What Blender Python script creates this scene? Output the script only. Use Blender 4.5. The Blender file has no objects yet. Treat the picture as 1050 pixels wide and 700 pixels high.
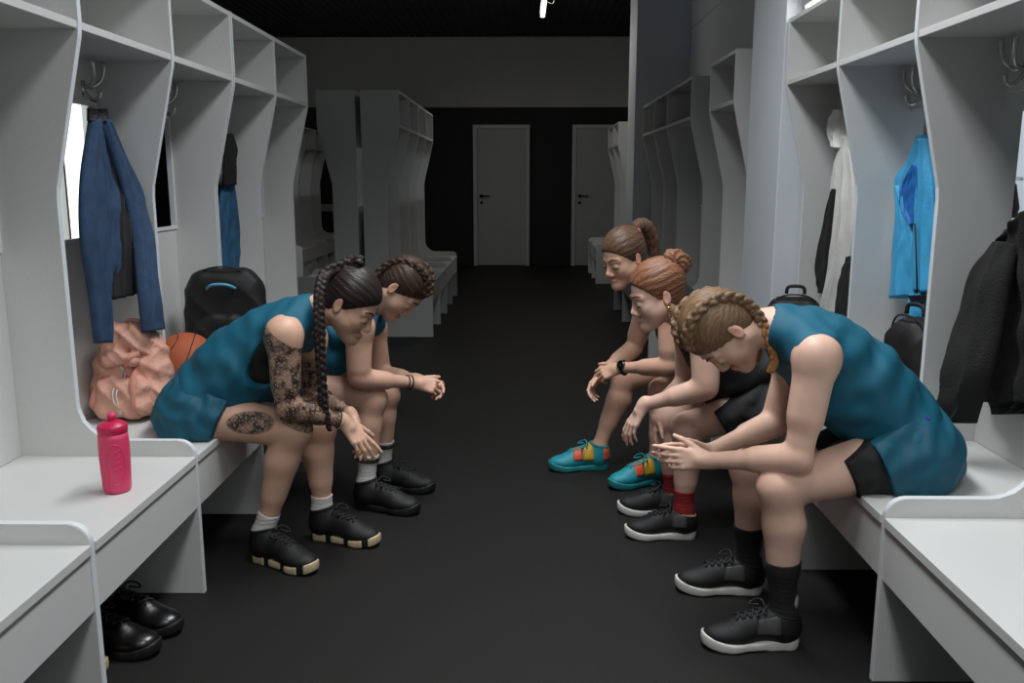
import bpy, bmesh, math, random, time
import numpy as np
from mathutils import Vector, Matrix
from mathutils.bvhtree import BVHTree
random.seed(7)
T0 = time.time()
scene = bpy.context.scene
COL = scene.collection

# ------------------------------------------------------------------ camera, light, exposure
FPX = 890.0
PITCH = math.atan(165 / 890.0)
YAW = math.atan(12 / math.hypot(890, 165))
CAM = np.array([0.0, 0.0, 1.28])
cd = bpy.data.cameras.new('camera')
cd.sensor_width = 36.0
cd.lens = FPX / 1050 * 36.0
cam = bpy.data.objects.new('camera', cd)
cam.location = CAM
cam.rotation_euler = (math.pi / 2 - PITCH, 0, YAW)
COL.objects.link(cam)
scene.camera = cam

vs = scene.view_settings
vs.view_transform = 'Standard'
vs.look = 'None'
vs.gamma = 1
vs.exposure = 0.18
vs.use_curve_mapping = False

world = bpy.data.worlds.new('world')
scene.world = world
world.use_nodes = True
wb = world.node_tree.nodes['Background']
wb.inputs[0].default_value = (0.75, 0.87, 1.0, 1)
wb.inputs[1].default_value = 0.012

def area_light(name, loc, size, energy, col, target=None, spread=math.pi):
    l = bpy.data.lights.new(name, 'AREA')
    l.shape = 'RECTANGLE'
    l.size, l.size_y = size
    l.energy = energy
    l.color = col
    l.spread = spread
    o = bpy.data.objects.new(name, l)
    o.location = loc
    if target is not None:
        d = Vector(target) - Vector(loc)
        o.rotation_euler = d.to_track_quat('-Z', 'Y').to_euler()
    COL.objects.link(o)
    return o

COOL = (0.93, 0.97, 1.0)
# ceiling tubes over the aisle and the window behind the photographer
area_light('ceiling_tube_light', (0.15, 2.6, 3.15), (0.5, 2.2), 50, COOL, None, 2.35)
area_light('ceiling_tube_light', (0.1, -0.3, 3.15), (0.5, 1.6), 30, COOL, None, 2.35)
area_light('window_daylight', (0.5, -2.6, 2.5), (2.2, 1.3), 13, (0.92, 0.97, 1.0), (-0.3, 3.0, 0.9))
area_light('ceiling_tube_light', (0.25, 9.9, 3.0), (0.1, 1.1), 8, (1.0, 0.95, 0.86))
area_light('window_daylight', (-4.5, 8.0, 1.5), (2.6, 1.5), 16, (0.9, 0.96, 1.0), (-2.0, 7.0, 1.2))

def at(px, py, X=None, Y=None, Z=None):
    """point of the place seen at a pixel of the 1050x700 frame, on a plane X=, Y= or Z="""
    fw = np.array([-math.sin(YAW) * math.cos(PITCH), math.cos(YAW) * math.cos(PITCH), -math.sin(PITCH)])
    r = np.array([math.cos(YAW), math.sin(YAW), 0.0])
    u = np.cross(r, fw)
    d = r * (px - 525) / FPX + u * (350 - py) / FPX + fw
    if X is not None: t = (X - CAM[0]) / d[0]
    elif Y is not None: t = (Y - CAM[1]) / d[1]
    else: t = (Z - CAM[2]) / d[2]
    return CAM + d * t

# ------------------------------------------------------------------ materials
def srgb(r, g, b):
    f = lambda v: v / 12.92 if v <= 0.04045 else ((v + 0.055) / 1.055) ** 2.4
    return tuple(f(v / 255.0) for v in (r, g, b))

def mat(name, col, rough=0.5, metal=0.0, noise=None, bump=None, col2=None, emit=None, sub=0.0, coat=0.0, spec=0.5):
    """principled material; noise=(scale, amount) colour variation, bump=(scale, strength[, stretch])"""
    m = bpy.data.materials.new(name)
    m.use_nodes = True
    nt = m.node_tree
    b = nt.nodes['Principled BSDF']
    b.inputs['Base Color'].default_value = (*col, 1)
    b.inputs['Roughness'].default_value = rough
    b.inputs['Metallic'].default_value = metal
    b.inputs['Specular IOR Level'].default_value = spec
    if sub:
        b.inputs['Subsurface Weight'].default_value = sub
        b.inputs['Subsurface Radius'].default_value = (0.012, 0.005, 0.003)
    if coat: b.inputs['Coat Weight'].default_value = coat
    tc = nt.nodes.new('ShaderNodeTexCoord')
    if noise:
        n = nt.nodes.new('ShaderNodeTexNoise')
        n.inputs['Scale'].default_value = noise[0]
        n.inputs['Detail'].default_value = 5
        nt.links.new(tc.outputs['Object'], n.inputs['Vector'])
        rp = nt.nodes.new('ShaderNodeMapRange')
        rp.inputs[1].default_value = 0.3; rp.inputs[2].default_value = 0.7
        nt.links.new(n.outputs['Fac'], rp.inputs[0])
        mx = nt.nodes.new('ShaderNodeMix'); mx.data_type = 'RGBA'
        c2 = col2 if col2 else tuple(c * (1 - noise[1]) for c in col)
        mx.inputs['A'].default_value = (*col, 1)
        mx.inputs['B'].default_value = (*c2, 1)
        nt.links.new(rp.outputs[0], mx.inputs['Factor'])
        nt.links.new(mx.outputs['Result'], b.inputs['Base Color'])
    if bump:
        n2 = nt.nodes.new('ShaderNodeTexNoise')
        n2.inputs['Scale'].default_value = bump[0]
        n2.inputs['Detail'].default_value = 4
        if len(bump) > 2:
            mp = nt.nodes.new('ShaderNodeMapping')
            mp.inputs['Scale'].default_value = bump[2]
            nt.links.new(tc.outputs['Object'], mp.inputs['Vector'])
            nt.links.new(mp.outputs['Vector'], n2.inputs['Vector'])
        else:
            nt.links.new(tc.outputs['Object'], n2.inputs['Vector'])
        bp = nt.nodes.new('ShaderNodeBump')
        bp.inputs['Strength'].default_value = bump[1]
        bp.inputs['Distance'].default_value = 0.01
        nt.links.new(n2.outputs['Fac'], bp.inputs['Height'])
        nt.links.new(bp.outputs['Normal'], b.inputs['Normal'])
    if emit:
        b.inputs['Emission Color'].default_value = (*emit[0], 1)
        b.inputs['Emission Strength'].default_value = emit[1]
    return m

M = {}
M['laminate'] = mat('grey_white_laminate', srgb(212, 212, 209), 0.42, noise=(260, 0.06), bump=(420, 0.05))
M['edge'] = mat('pale_laminate_edge', srgb(224, 227, 230), 0.38)  # slightly paler than the panel laminate
M['wall'] = mat('painted_wall', srgb(200, 203, 204), 0.7, noise=(3, 0.05), bump=(60, 0.05))
M['column'] = mat('painted_column', srgb(212, 217, 222), 0.6, noise=(5, 0.04), bump=(60, 0.04))
M['upper_wall'] = mat('beige_upper_wall', srgb(176, 172, 164), 0.8, noise=(2, 0.1))
M['black_wall'] = mat('black_painted_wall', srgb(34, 29, 29), 0.75, noise=(4, 0.25))
M['ceiling'] = mat('black_ceiling', srgb(22, 20, 20), 0.9)
M['grid'] = mat('black_ceiling_grid', srgb(34, 30, 29), 0.6)
M['door'] = mat('grey_door', srgb(168, 168, 164), 0.5, noise=(8, 0.05))
M['frame'] = mat('grey_door_frame', srgb(186, 186, 180), 0.45)
M['dark_metal'] = mat('dark_metal', srgb(40, 38, 36), 0.35, 0.8)
M['chrome'] = mat('brushed_steel', srgb(205, 205, 202), 0.25, 1.0)
M['tube'] = mat('lit_tube', (1, 1, 1), 0.4, emit=((1.0, 0.98, 0.94), 9.0))
M['lamp_body'] = mat('lamp_body', srgb(150, 150, 148), 0.4)
M['cable'] = mat('pale_cable', srgb(200, 190, 160), 0.5)
M['window'] = mat('daylit_frosted_pane', srgb(230, 238, 240), 0.3, emit=((0.9, 0.97, 1.0), 1.6))
M['pane_glow'] = mat('added_pale_glow', srgb(214, 226, 234), 0.3, emit=((0.8, 0.9, 1.0), 0.42))  # glow of the added pane on the right wall
M['floor'] = mat('black_rubber_floor', srgb(33, 31, 30), 0.62, noise=(140, 0.35), bump=(220, 0.18), spec=0.28)

# ------------------------------------------------------------------ object helpers
def link(name, mesh, m=None, parent=None, loc=None):
    o = bpy.data.objects.new(name, mesh)
    if m is not None and not mesh.materials:
        mesh.materials.append(m)
    COL.objects.link(o)
    if loc is not None: o.location = loc
    if parent is not None: o.parent = parent
    return o

def tag(o, label, cat, group=None):
    o['label'] = label
    o['category'] = cat
    if group: o['group'] = group
    return o

def thing(name, loc, label, cat, group=None):
    o = bpy.data.objects.new(name, None)
    o.empty_display_size = 0.1
    o.location = loc
    COL.objects.link(o)
    return tag(o, label, cat, group)

def structure(o):
    o['kind'] = 'structure'
    return o

def mesh_of(bm, name, smooth=False, bevel=0.0, seg=2):
    if bevel > 0:
        bmesh.ops.bevel(bm, geom=list(bm.edges), offset=bevel, segments=seg, affect='EDGES', profile=0.5, clamp_overlap=True)
    bmesh.ops.recalc_face_normals(bm, faces=list(bm.faces))
    me = bpy.data.meshes.new(name)
    bm.to_mesh(me); bm.free()
    if smooth:
        me.polygons.foreach_set('use_smooth', [True] * len(me.polygons))
    return me

def box_bm(lo, hi, bm=None):
    bm = bm or bmesh.new()
    r = bmesh.ops.create_cube(bm, size=1)
    for v in r['verts']:
        v.co = Vector([lo[i] + (v.co[i] + 0.5) * (hi[i] - lo[i]) for i in range(3)])
    return bm

def box(name, lo, hi, m, parent=None, bevel=0.0, off=(0, 0, 0)):
    lo = [min(a, b) - c for a, b, c in zip(lo, hi, off)], [max(a, b) - c for a, b, c in zip(lo, hi, off)]
    return link(name, mesh_of(box_bm(lo[0], lo[1]), name, bevel=bevel), m, parent)

def prism_xz(name, pts, y0, y1, m, parent=None, bevel=0.0):
    """closed outline in X,Z extruded along Y"""
    bm = bmesh.new()
    a = [bm.verts.new((x, y0, z)) for x, z in pts]
    b = [bm.verts.new((x, y1, z)) for x, z in pts]
    n = len(pts)
    bm.faces.new(a); bm.faces.new(b[::-1])
    for i in range(n):
        bm.faces.new((a[i], b[i], b[(i + 1) % n], a[(i + 1) % n]))
    if bevel:
        es = [e for e in bm.edges if abs(e.verts[0].co.y - e.verts[1].co.y) < 1e-6]
        bmesh.ops.bevel(bm, geom=es, offset=bevel, segments=2, affect='EDGES', clamp_overlap=True)
    return link(name, mesh_of(bm, name), m, parent)

def tube_bm(pts, r, n=10, bm=None, taper=None, closed=False, flat=1.0):
    """round tube along points; r a number or one radius per point"""
    bm = bm or bmesh.new()
    P = [Vector(p) for p in pts]
    rs = r if hasattr(r, '__len__') else [r] * len(P)
    rings = []
    prev = None
    for i, p in enumerate(P):
        if closed: d = P[(i + 1) % len(P)] - P[i - 1]
        else: d = P[min(i + 1, len(P) - 1)] - P[max(i - 1, 0)]
        d.normalize()
        if prev is None:
            a = Vector((0, 0, 1)) if abs(d.z) < 0.9 else Vector((1, 0, 0))
            s = d.cross(a).normalized()
        else:
            s = (prev - d * prev.dot(d)).normalized()
        prev = s
        t = d.cross(s)
        rings.append([bm.verts.new(p + s * (math.cos(2 * math.pi * k / n) * rs[i]) + t * (math.sin(2 * math.pi * k / n) * rs[i] * flat)) for k in range(n)])
    m_ = len(rings)
    for i in range(m_ if closed else m_ - 1):
        A, B = rings[i], rings[(i + 1) % m_]
        for k in range(n):
            bm.faces.new((A[k], A[(k + 1) % n], B[(k + 1) % n], B[k]))
    if not closed:
        bm.faces.new(rings[0][::-1]); bm.faces.new(rings[-1])
    return bm

def tube(name, pts, r, m, parent=None, n=10, closed=False, flat=1.0):
    return link(name, mesh_of(tube_bm(pts, r, n, closed=closed, flat=flat), name, True), m, parent)

def smooth_path(pts, n=24):
    """Catmull-Rom through the points"""
    P = [np.array(p, float) for p in pts]
    P = [2 * P[0] - P[1]] + P + [2 * P[-1] - P[-2]]
    out = []
    seg = len(P) - 3
    for i in range(n + 1):
        t = i / n * seg
        k = min(int(t), seg - 1); t -= k
        a, b, c, d = P[k:k + 4]
        out.append(0.5 * ((2 * b) + (-a + c) * t + (2 * a - 5 * b + 4 * c - d) * t * t + (-a + 3 * b - 3 * c + d) * t ** 3))
    return out

def lathe(name, prof, m, parent=None, n=32, loc=None):
    bm = bmesh.new()
    rings = []
    for r, z in prof:
        rings.append([bm.verts.new((r * math.cos(2 * math.pi * k / n), r * math.sin(2 * math.pi * k / n), z)) for k in range(n)])
    for A, B in zip(rings, rings[1:]):
        for k in range(n):
            bm.faces.new((A[k], A[(k + 1) % n], B[(k + 1) % n], B[k]))
    bm.faces.new(rings[0][::-1]); bm.faces.new(rings[-1])
    return link(name, mesh_of(bm, name, True), m, parent, loc)

# ------------------------------------------------------------------ room shell
XL, XR, YN, YB, ZC = -4.7, 1.62, -3.0, 13.3, 3.34
structure(box('floor', (XL - .1, YN - .1, -0.1), (XR + .1, YB + .1, 0.0), M['floor']))
structure(box('ceiling', (XL - .1, YN - .1, ZC + .12), (XR + .1, YB + .1, ZC + .22), M['ceiling']))
structure(box('wall_right', (XR, YN, 0), (XR + .1, YB, ZC + .12), M['wall']))
for k, z in enumerate((2.15, 2.72)):
    structure(box('trim_%d' % (k + 1), (XR - .004, YN, z), (XR, YB, z + .008), M['lamp_body']))
w = structure(box('window_3', (XR - .002, 2.74, .95), (XR + .02, 3.3, 1.5), M['pane_glow']))  # glowing pane added to brighten the view behind the right lockers, no known window
for lo, hi in (((XR - .02, 2.72, .93), (XR, 3.32, .95)), ((XR - .02, 2.72, 1.5), (XR, 3.32, 1.52)), ((XR - .025, 2.925, .95), (XR - .001, 2.955, 1.5))):
    box('window_frame', lo, hi, M['frame'], w)  # bars around the added pane
structure(box('wall_near', (XL, YN - .1, 0), (XR, YN, ZC + .12), M['wall']))
bw = structure(box('wall_back', (XL, YB, 0), (XR, YB + .1, 2.349), M['black_wall']))
structure(box('wall_back_upper', (XL, YB, 2.349), (XR, YB + .1, ZC + .12), M['upper_wall']))
structure(box('trim_3', (-3.9, YB - .02, .82), (-2.0, YB, .93), M['upper_wall']))
# left outer wall with two tall windows beyond the lockers
wz0, wz1 = 0.5, 2.2
wys = [(6.9, 8.15), (8.35, 9.6)]
structure(box('wall_left', (XL - .1, YN, 0), (XL, YB, wz0), M['black_wall']))
structure(box('wall_left_upper', (XL - .1, YN, wz1), (XL, YB, ZC + .12), M['upper_wall']))
ys = [YN] + [v for w in wys for v in w] + [YB]
for k in range(0, len(ys), 2):
    structure(box('wall_left_pier_%d' % (k // 2 + 1), (XL - .1, ys[k], wz0), (XL, ys[k + 1], wz1), M['black_wall']))
for k, (a, b) in enumerate(wys):
    w = structure(box('window_%d' % (k + 1), (XL - .07, a, wz0), (XL - .05, b, wz1), M['window']))
    for (lo, hi) in (((XL - .08, a, wz0), (XL + .02, a + .05, wz1)), ((XL - .08, b - .05, wz0), (XL + .02, b, wz1)),
                     ((XL - .08, a + .05, wz0), (XL + .03, b - .05, wz0 + .05)), ((XL - .08, a + .05, wz1 - .05), (XL + .02, b - .05, wz1)),
                     ((XL - .08, (a + b) / 2 - .02, wz0 + .05), (XL + .01, (a + b) / 2 + .02, wz1 - .05))):
        box('window_frame', lo, hi, M['frame'], w)
# open-cell ceiling grid
bm = bmesh.new()
x = XL + .05
while x < XR:
    box_bm((x, YN, ZC), (x + .008, YB, ZC + .05), bm); x += .1
y = YN + .05
while y < YB:
    box_bm((XL, y, ZC), (XR, y + .008, ZC + .05), bm); y += .1
structure(link('ceiling_grid', mesh_of(bm, 'ceiling_grid'), M['grid']))

def door(k, x0, x1, handle):
    zt = 2.095
    d = structure(box('door_%d' % k, (x0 + .06, YB - .035, .008), (x1 - .06, YB - .002, zt - .06), M['door'], bevel=.003))
    for lo, hi in (((x0, YB - .05, 0), (x0 + .058, YB, zt)), ((x1 - .058, YB - .05, 0), (x1, YB, zt)), ((x0 + .058, YB - .05, zt - .058), (x1 - .058, YB, zt))):
        box('door_frame', lo, hi, M['frame'], d, bevel=.004)
    hx = x0 + .12
    h = link('door_handle', mesh_of(tube_bm([(hx, YB - .035, 1.05), (hx, YB - .085, 1.05), (hx + .02, YB - .095, 1.05), (hx + .13, YB - .095, 1.05)], .011), 'door_handle', True), M['dark_metal'], d)
    link('handle_rose', mesh_of(tube_bm([(hx, YB - .05, 1.05), (hx, YB - .034, 1.05)], .027, 16), 'handle_rose'), M['dark_metal'], h)
    link('lock_escutcheon', mesh_of(tube_bm([(hx, YB - .046, .95), (hx, YB - .034, .95)], .024, 16), 'lock_escutcheon'), M['dark_metal'], d)
door(1, -.758, .088, 'l')
door(2, .724, 1.56, 'l')

# columns
structure(box('column_near', (1.17, 4.09, 0), (XR, 4.66, ZC + .12), M['column'], bevel=.004))
structure(box('column_far', (1.095, 8.84, 0), (XR, 9.42, ZC + .12), M['column'], bevel=.004))

# ------------------------------------------------------------------ locker units
ZS, ZSH, ZT, KZ = 0.45, 1.71, 1.985, 1.25

def divider_outline(ext, back=0.0):
    """outline of an upright in (depth from bench front, height)"""
    pts = [(0.004, 0.0), (0.004, ZS)]
    for k in range(1, 8):
        a = math.pi - k / 7 * math.pi / 2
        pts.append((0.004 + .05 + .05 * math.cos(a), ZS + .05 * math.sin(a)))
    q = .355 + ext
    pts.append((q - .115, ZS + .05))
    for k in range(1, 10):
        a = -math.pi / 2 + k / 9 * math.pi / 2
        pts.append((q - .115 + .115 * math.cos(a), ZS + .165 + .115 * math.sin(a)))
    t = .248 + ext
    pts += [(q, KZ - .03), (q - .003, KZ + .01), (t + .004, ZSH - .03), (t, ZSH + .01), (t, ZT), (.555 + ext + back, ZT), (.555 + ext + back, 0.0)]
    return pts

def coat_hook(parent, x, y, z, f):
    """double prong wall hook; f = direction it points along X"""
    bm = tube_bm(smooth_path([(x, y, z), (x + f * .03, y - .012, z + .0), (x + f * .055, y - .03, z + .03), (x + f * .06, y - .042, z + .085)], 14), [.007] * 12 + [.0085] * 3, 8)
    tube_bm(smooth_path([(x, y, z), (x + f * .03, y + .012, z + .0), (x + f * .055, y + .03, z + .03), (x + f * .06, y + .042, z + .085)], 14), [.007] * 12 + [.0085] * 3, 8, bm)
    tube_bm(smooth_path([(x, y, z - .01), (x + f * .025, y, z - .04), (x + f * .05, y, z - .045), (x + f * .062, y, z - .015)], 12), .0065, 8, bm)
    tube_bm([(x - f * .004, y, z + .02), (x - f * .004, y, z - .035)], .013, 8, bm)
    return link('coat_hook', mesh_of(bm, 'coat_hook', True), M['chrome'], parent)

def locker_unit(fx, f, ys, label, group, ext=0.0, hooks=True, low=1.07):
    """fx: X of the bench front, f=+1 opens towards +X; ys: Y of the uprights"""
    loc = (fx - f * .28, (ys[0] + ys[-1]) / 2, 0)
    t = thing('locker_unit', loc, label, 'locker', group)
    ox, oy = loc[0], loc[1]
    X = lambda a: fx - f * a - ox
    th = .018
    prof = [(X(a), z) for a, z in divider_outline(ext, .03 if ext else 0.0)]
    n = len(ys)
    for i, y in enumerate(ys):
        if i == 0: a, b = y + .001, y + .001 + th
        elif i == n - 1: a, b = y - .001 - th, y - .001
        else: a, b = y - .011, y + .011
        sp_ = prism_xz('side_panel', prof, a - oy, b - oy, M['laminate'], t, bevel=.0018)
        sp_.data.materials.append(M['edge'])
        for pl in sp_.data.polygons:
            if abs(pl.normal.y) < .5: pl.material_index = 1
    for i in range(n - 1):
        y0 = ys[i] + (.019 if i == 0 else .011) - oy
        y1 = ys[i + 1] - (.019 if i == n - 2 else .011) - oy
        e = ext
        box('seat', (X(.0), y0, ZS - .024), (X(.54 + e), y1, ZS), M['laminate'], t, bevel=.002)
        box('seat_apron', (X(.007), y0, .285), (X(.027), y1, ZS - .027), M['laminate'], t)
        box('shelf', (X(.252 + e), y0, ZSH - .011), (X(.54 + e), y1, ZSH + .011), M['laminate'], t, bevel=.0015)
        box('top_panel', (X(.25 + e), y0, ZT - .02), (X(.55 + e), y1, ZT), M['laminate'], t, bevel=.0015)
        box('back_panel', (X(.538 + e), y0, ZSH + .012), (X(.552 + e), y1, ZT - .021), M['laminate'], t)
        box('lower_back_panel', (X(.536 + e), y0, ZS + .001), (X(.552 + e), y1, low), M['laminate'], t, bevel=.002)
        if low > 1:
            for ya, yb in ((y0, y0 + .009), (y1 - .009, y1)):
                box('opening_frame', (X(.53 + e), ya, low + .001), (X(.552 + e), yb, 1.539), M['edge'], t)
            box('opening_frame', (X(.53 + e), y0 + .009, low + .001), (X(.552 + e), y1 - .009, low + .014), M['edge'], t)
        r = box('hook_rail', (X(.53 + e), y0, 1.54), (X(.55 + e), y1, ZSH - .012), M['laminate'], t, bevel=.0015)
        if hooks:
            for yy in (y0 + .1, y1 - .095):
                coat_hook(r, X(.529 + e), yy, 1.60, f)
    return t

G1, G2 = 'white open locker units with benches, left side', 'white open locker units with benches, right side'
locker_unit(-1.0, 1, [1.235, 1.89, 2.545, 3.205, 3.86], 'large white left locker unit holding the pink bottle, blue jacket and backpacks', G1)
locker_unit(-1.0, 1, [3.865, 4.515, 5.17], 'white left locker unit at the far end of the near row, with the blue sweatshirt', G1)
RX = 0.905
locker_unit(RX, -1, [1.42, 2.08, 2.74, 3.40, 4.06], 'large white right locker unit in front of the column, with hanging jackets', G2, .02, low=.62)
locker_unit(RX, -1, [4.94, 5.60], 'single white locker bay just beyond the near column', G2, .0, hooks=False)
locker_unit(RX, -1, [6.2, 7.22, 7.93, 8.68], 'shaded grey locker row in front of the far column', G2, .0, hooks=False)
locker_unit(RX, -1, [10.9, 11.56, 12.22], 'dim locker unit beyond the far column beside the right door', G2, .0, hooks=False)
G3 = 'grey locker units in the dim back of the room'
locker_unit(-.745, 1, [7.1, 7.76, 8.42], 'dim locker unit facing the aisle, its tall end panel towards us', G3, hooks=False)
locker_unit(-.745, 1, [8.425, 9.08, 9.74], 'dim aisle locker unit at far end, nearest to left door', G3, hooks=False)
locker_unit(-1.9, -1, [7.1, 7.76, 8.42], 'dim locker unit facing left, back to back with the aisle row', G3, hooks=False)
locker_unit(-1.9, -1, [8.425, 9.08, 9.74], 'left facing dim locker unit, farther of the back to back pair', G3, hooks=False)
locker_unit(-2.7, 1, [10.6, 11.26, 11.92], 'distant pale locker unit seen past the left row end', G3, hooks=False)
locker_unit(-2.7, 1, [11.925, 12.58, 13.2], 'most distant pale locker unit against the back wall', G3, hooks=False)

# ------------------------------------------------------------------ lamps
def tube_lamp(loc, L, label, hang=None):
    t = thing('tube_lamp', loc, label, 'lamp')
    link('lamp_body', mesh_of(box_bm((-.035, -L / 2, .02), (.035, L / 2, .06)), 'lamp_body', bevel=.006), M['lamp_body'], t)
    link('lamp_tube', mesh_of(tube_bm([(0, -L / 2 + .03, .0), (0, L / 2 - .03, .0)], .022, 12), 'lamp_tube', True), M['tube'], t)
    for s in (-1, 1):
        link('end_cap', mesh_of(box_bm((-.028, s * L / 2 - .03 * (s > 0), -.026), (.028, s * L / 2 + .03 * (s < 0), .03)), 'end_cap', bevel=.004), M['lamp_body'], t)
    if hang:
        link('cable', mesh_of(tube_bm(smooth_path([(.03, L / 2 - .55, .05), (.1, L / 2 - .5, .04), (.11, L / 2 - .7, .10), (.03, L / 2 - .9, hang)], 16), .006, 6), 'cable', True), M['cable'], t)
        for s in (-1, 1):
            link('suspension_wire', mesh_of(tube_bm([(0, s * L * .35, .06), (0, s * L * .35, hang)], .004, 6), 'suspension_wire'), M['dark_metal'], t)
    return t
tube_lamp((.21, 9.75, 3.12), 1.25, 'lit white tube lamp hanging from the black ceiling', hang=ZC - 3.12)
tube_lamp((1.26, 3.76, ZT + .026), .6, 'bright short tube lamp lying on the right lockers by the column')

# ------------------------------------------------------------------ smooth solid modelling (distance fields -> one closed surface)
F32 = np.float32
def V(*a): return np.array(a, dtype=float)
def nrm(v):
    v = np.asarray(v, float); return v / max(np.linalg.norm(v), 1e-9)

class Field:
    def __init__(s, lo, hi, h):
        s.lo = np.asarray(lo, float); s.h = h
        s.n = np.ceil((np.asarray(hi) - s.lo) / h).astype(int) + 1
        s.D = np.full(s.n, 0.25, F32)
        s.ax = [(s.lo[i] + h * np.arange(s.n[i])).astype(F32) for i in range(3)]
    def sub(s, lo, hi):
        a = np.clip(np.floor((np.asarray(lo) - s.lo) / s.h).astype(int), 0, s.n)
        b = np.clip(np.ceil((np.asarray(hi) - s.lo) / s.h).astype(int) + 1, 0, s.n)
        if np.any(b <= a): return None, None
        sl = tuple(slice(a[i], b[i]) for i in range(3))
        return sl, (s.ax[0][sl[0]][:, None, None], s.ax[1][sl[1]][None, :, None], s.ax[2][sl[2]][None, None, :])
    def full(s):
        return (s.ax[0][:, None, None], s.ax[1][None, :, None], s.ax[2][None, None, :])

def smin(a, b, k):
    if np.isscalar(k) and k <= 0: return np.minimum(a, b)
    h = np.maximum(k - np.abs(a - b), 0) / k
    return np.minimum(a, b) - h * h * k * F32(0.25)

def d_cap(c, a, b, ra, rb, sy=1.0):
    X, Y, Z = c
    a = np.asarray(a, float); b = np.asarray(b, float)
    ym = (a[1] + b[1]) / 2
    if sy != 1.0:
        Y = F32(ym) + (Y - F32(ym)) / F32(sy)
        a = V(a[0], ym + (a[1] - ym) / sy, a[2]); b = V(b[0], ym + (b[1] - ym) / sy, b[2])
    ab = b - a; L2 = max(float(ab @ ab), 1e-9)
    px, py, pz = X - F32(a[0]), Y - F32(a[1]), Z - F32(a[2])
    t = np.clip((px * F32(ab[0]) + py * F32(ab[1]) + pz * F32(ab[2])) / F32(L2), 0, 1)
    d = np.sqrt((px - t * F32(ab[0])) ** 2 + (py - t * F32(ab[1])) ** 2 + (pz - t * F32(ab[2])) ** 2)
    return d - (F32(ra) + t * F32(rb - ra))

def d_ell(c, o, R, rad):
    X, Y, Z = c
    px, py, pz = X - F32(o[0]), Y - F32(o[1]), Z - F32(o[2])
    q0 = q1 = 0
    for i in range(3):
        v = px * F32(R[i][0]) + py * F32(R[i][1]) + pz * F32(R[i][2])
        q0 = q0 + (v / F32(rad[i])) ** 2
        q1 = q1 + (v / F32(rad[i] ** 2)) ** 2
    k0 = np.sqrt(q0); k1 = np.sqrt(q1) + F32(1e-9)
    return k0 * (k0 - 1) / k1

def bounds(p, inf):
    if p[0] == 'c':
        _, a, b, ra, rb, k, sy = p
        r = max(ra, rb) * max(1, sy) + inf + k + .02
        return np.minimum(a, b) - r, np.maximum(a, b) + r
    _, o, R, rad, k = p
    r = max(rad) + inf + k + .02
    return np.asarray(o) - r, np.asarray(o) + r

def cap(a, b, ra, rb=None, k=.02, sy=1.0): return ('c', np.asarray(a, float), np.asarray(b, float), ra, ra if rb is None else rb, k, sy)
def sph(o, r, k=.02): return ('c', np.asarray(o, float), np.asarray(o, float) + 1e-5, r, r, k, 1.0)
def ell(o, R, rad, k=.02): return ('e', np.asarray(o, float), R, rad, k)

def dist(c, p, inf=0.0):
    d = d_cap(c, p[1], p[2], p[3], p[4], p[6]) if p[0] == 'c' else d_ell(c, p[1], p[2], p[3])
    return d - F32(inf) if inf else d

def put(f, prims, inf=0.0, kmul=1.0):
    for p in prims:
        sl, c = f.sub(*bounds(p, inf))
        if sl is None: continue
        k = (p[5] if p[0] == 'c' else p[4]) * kmul
        f.D[sl] = smin(f.D[sl], dist(c, p, inf), k)

def carve(f, prims, k=.01):
    for p in prims:
        lo, hi = bounds(p, 0)
        sl, c = f.sub(lo - .02, hi + .02)
        if sl is None: continue
        f.D[sl] = -smin(-f.D[sl], dist(c, p), k)

def halfspace(f, p0, n, k=0.0):
    """keep the side the normal points away from"""
    X, Y, Z = f.full(); n = nrm(n)
    d = (X - F32(p0[0])) * F32(n[0]) + (Y - F32(p0[1])) * F32(n[1]) + (Z - F32(p0[2])) * F32(n[2])
    f.D = -smin(-f.D, -d, k) if k else np.maximum(f.D, d)

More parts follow.
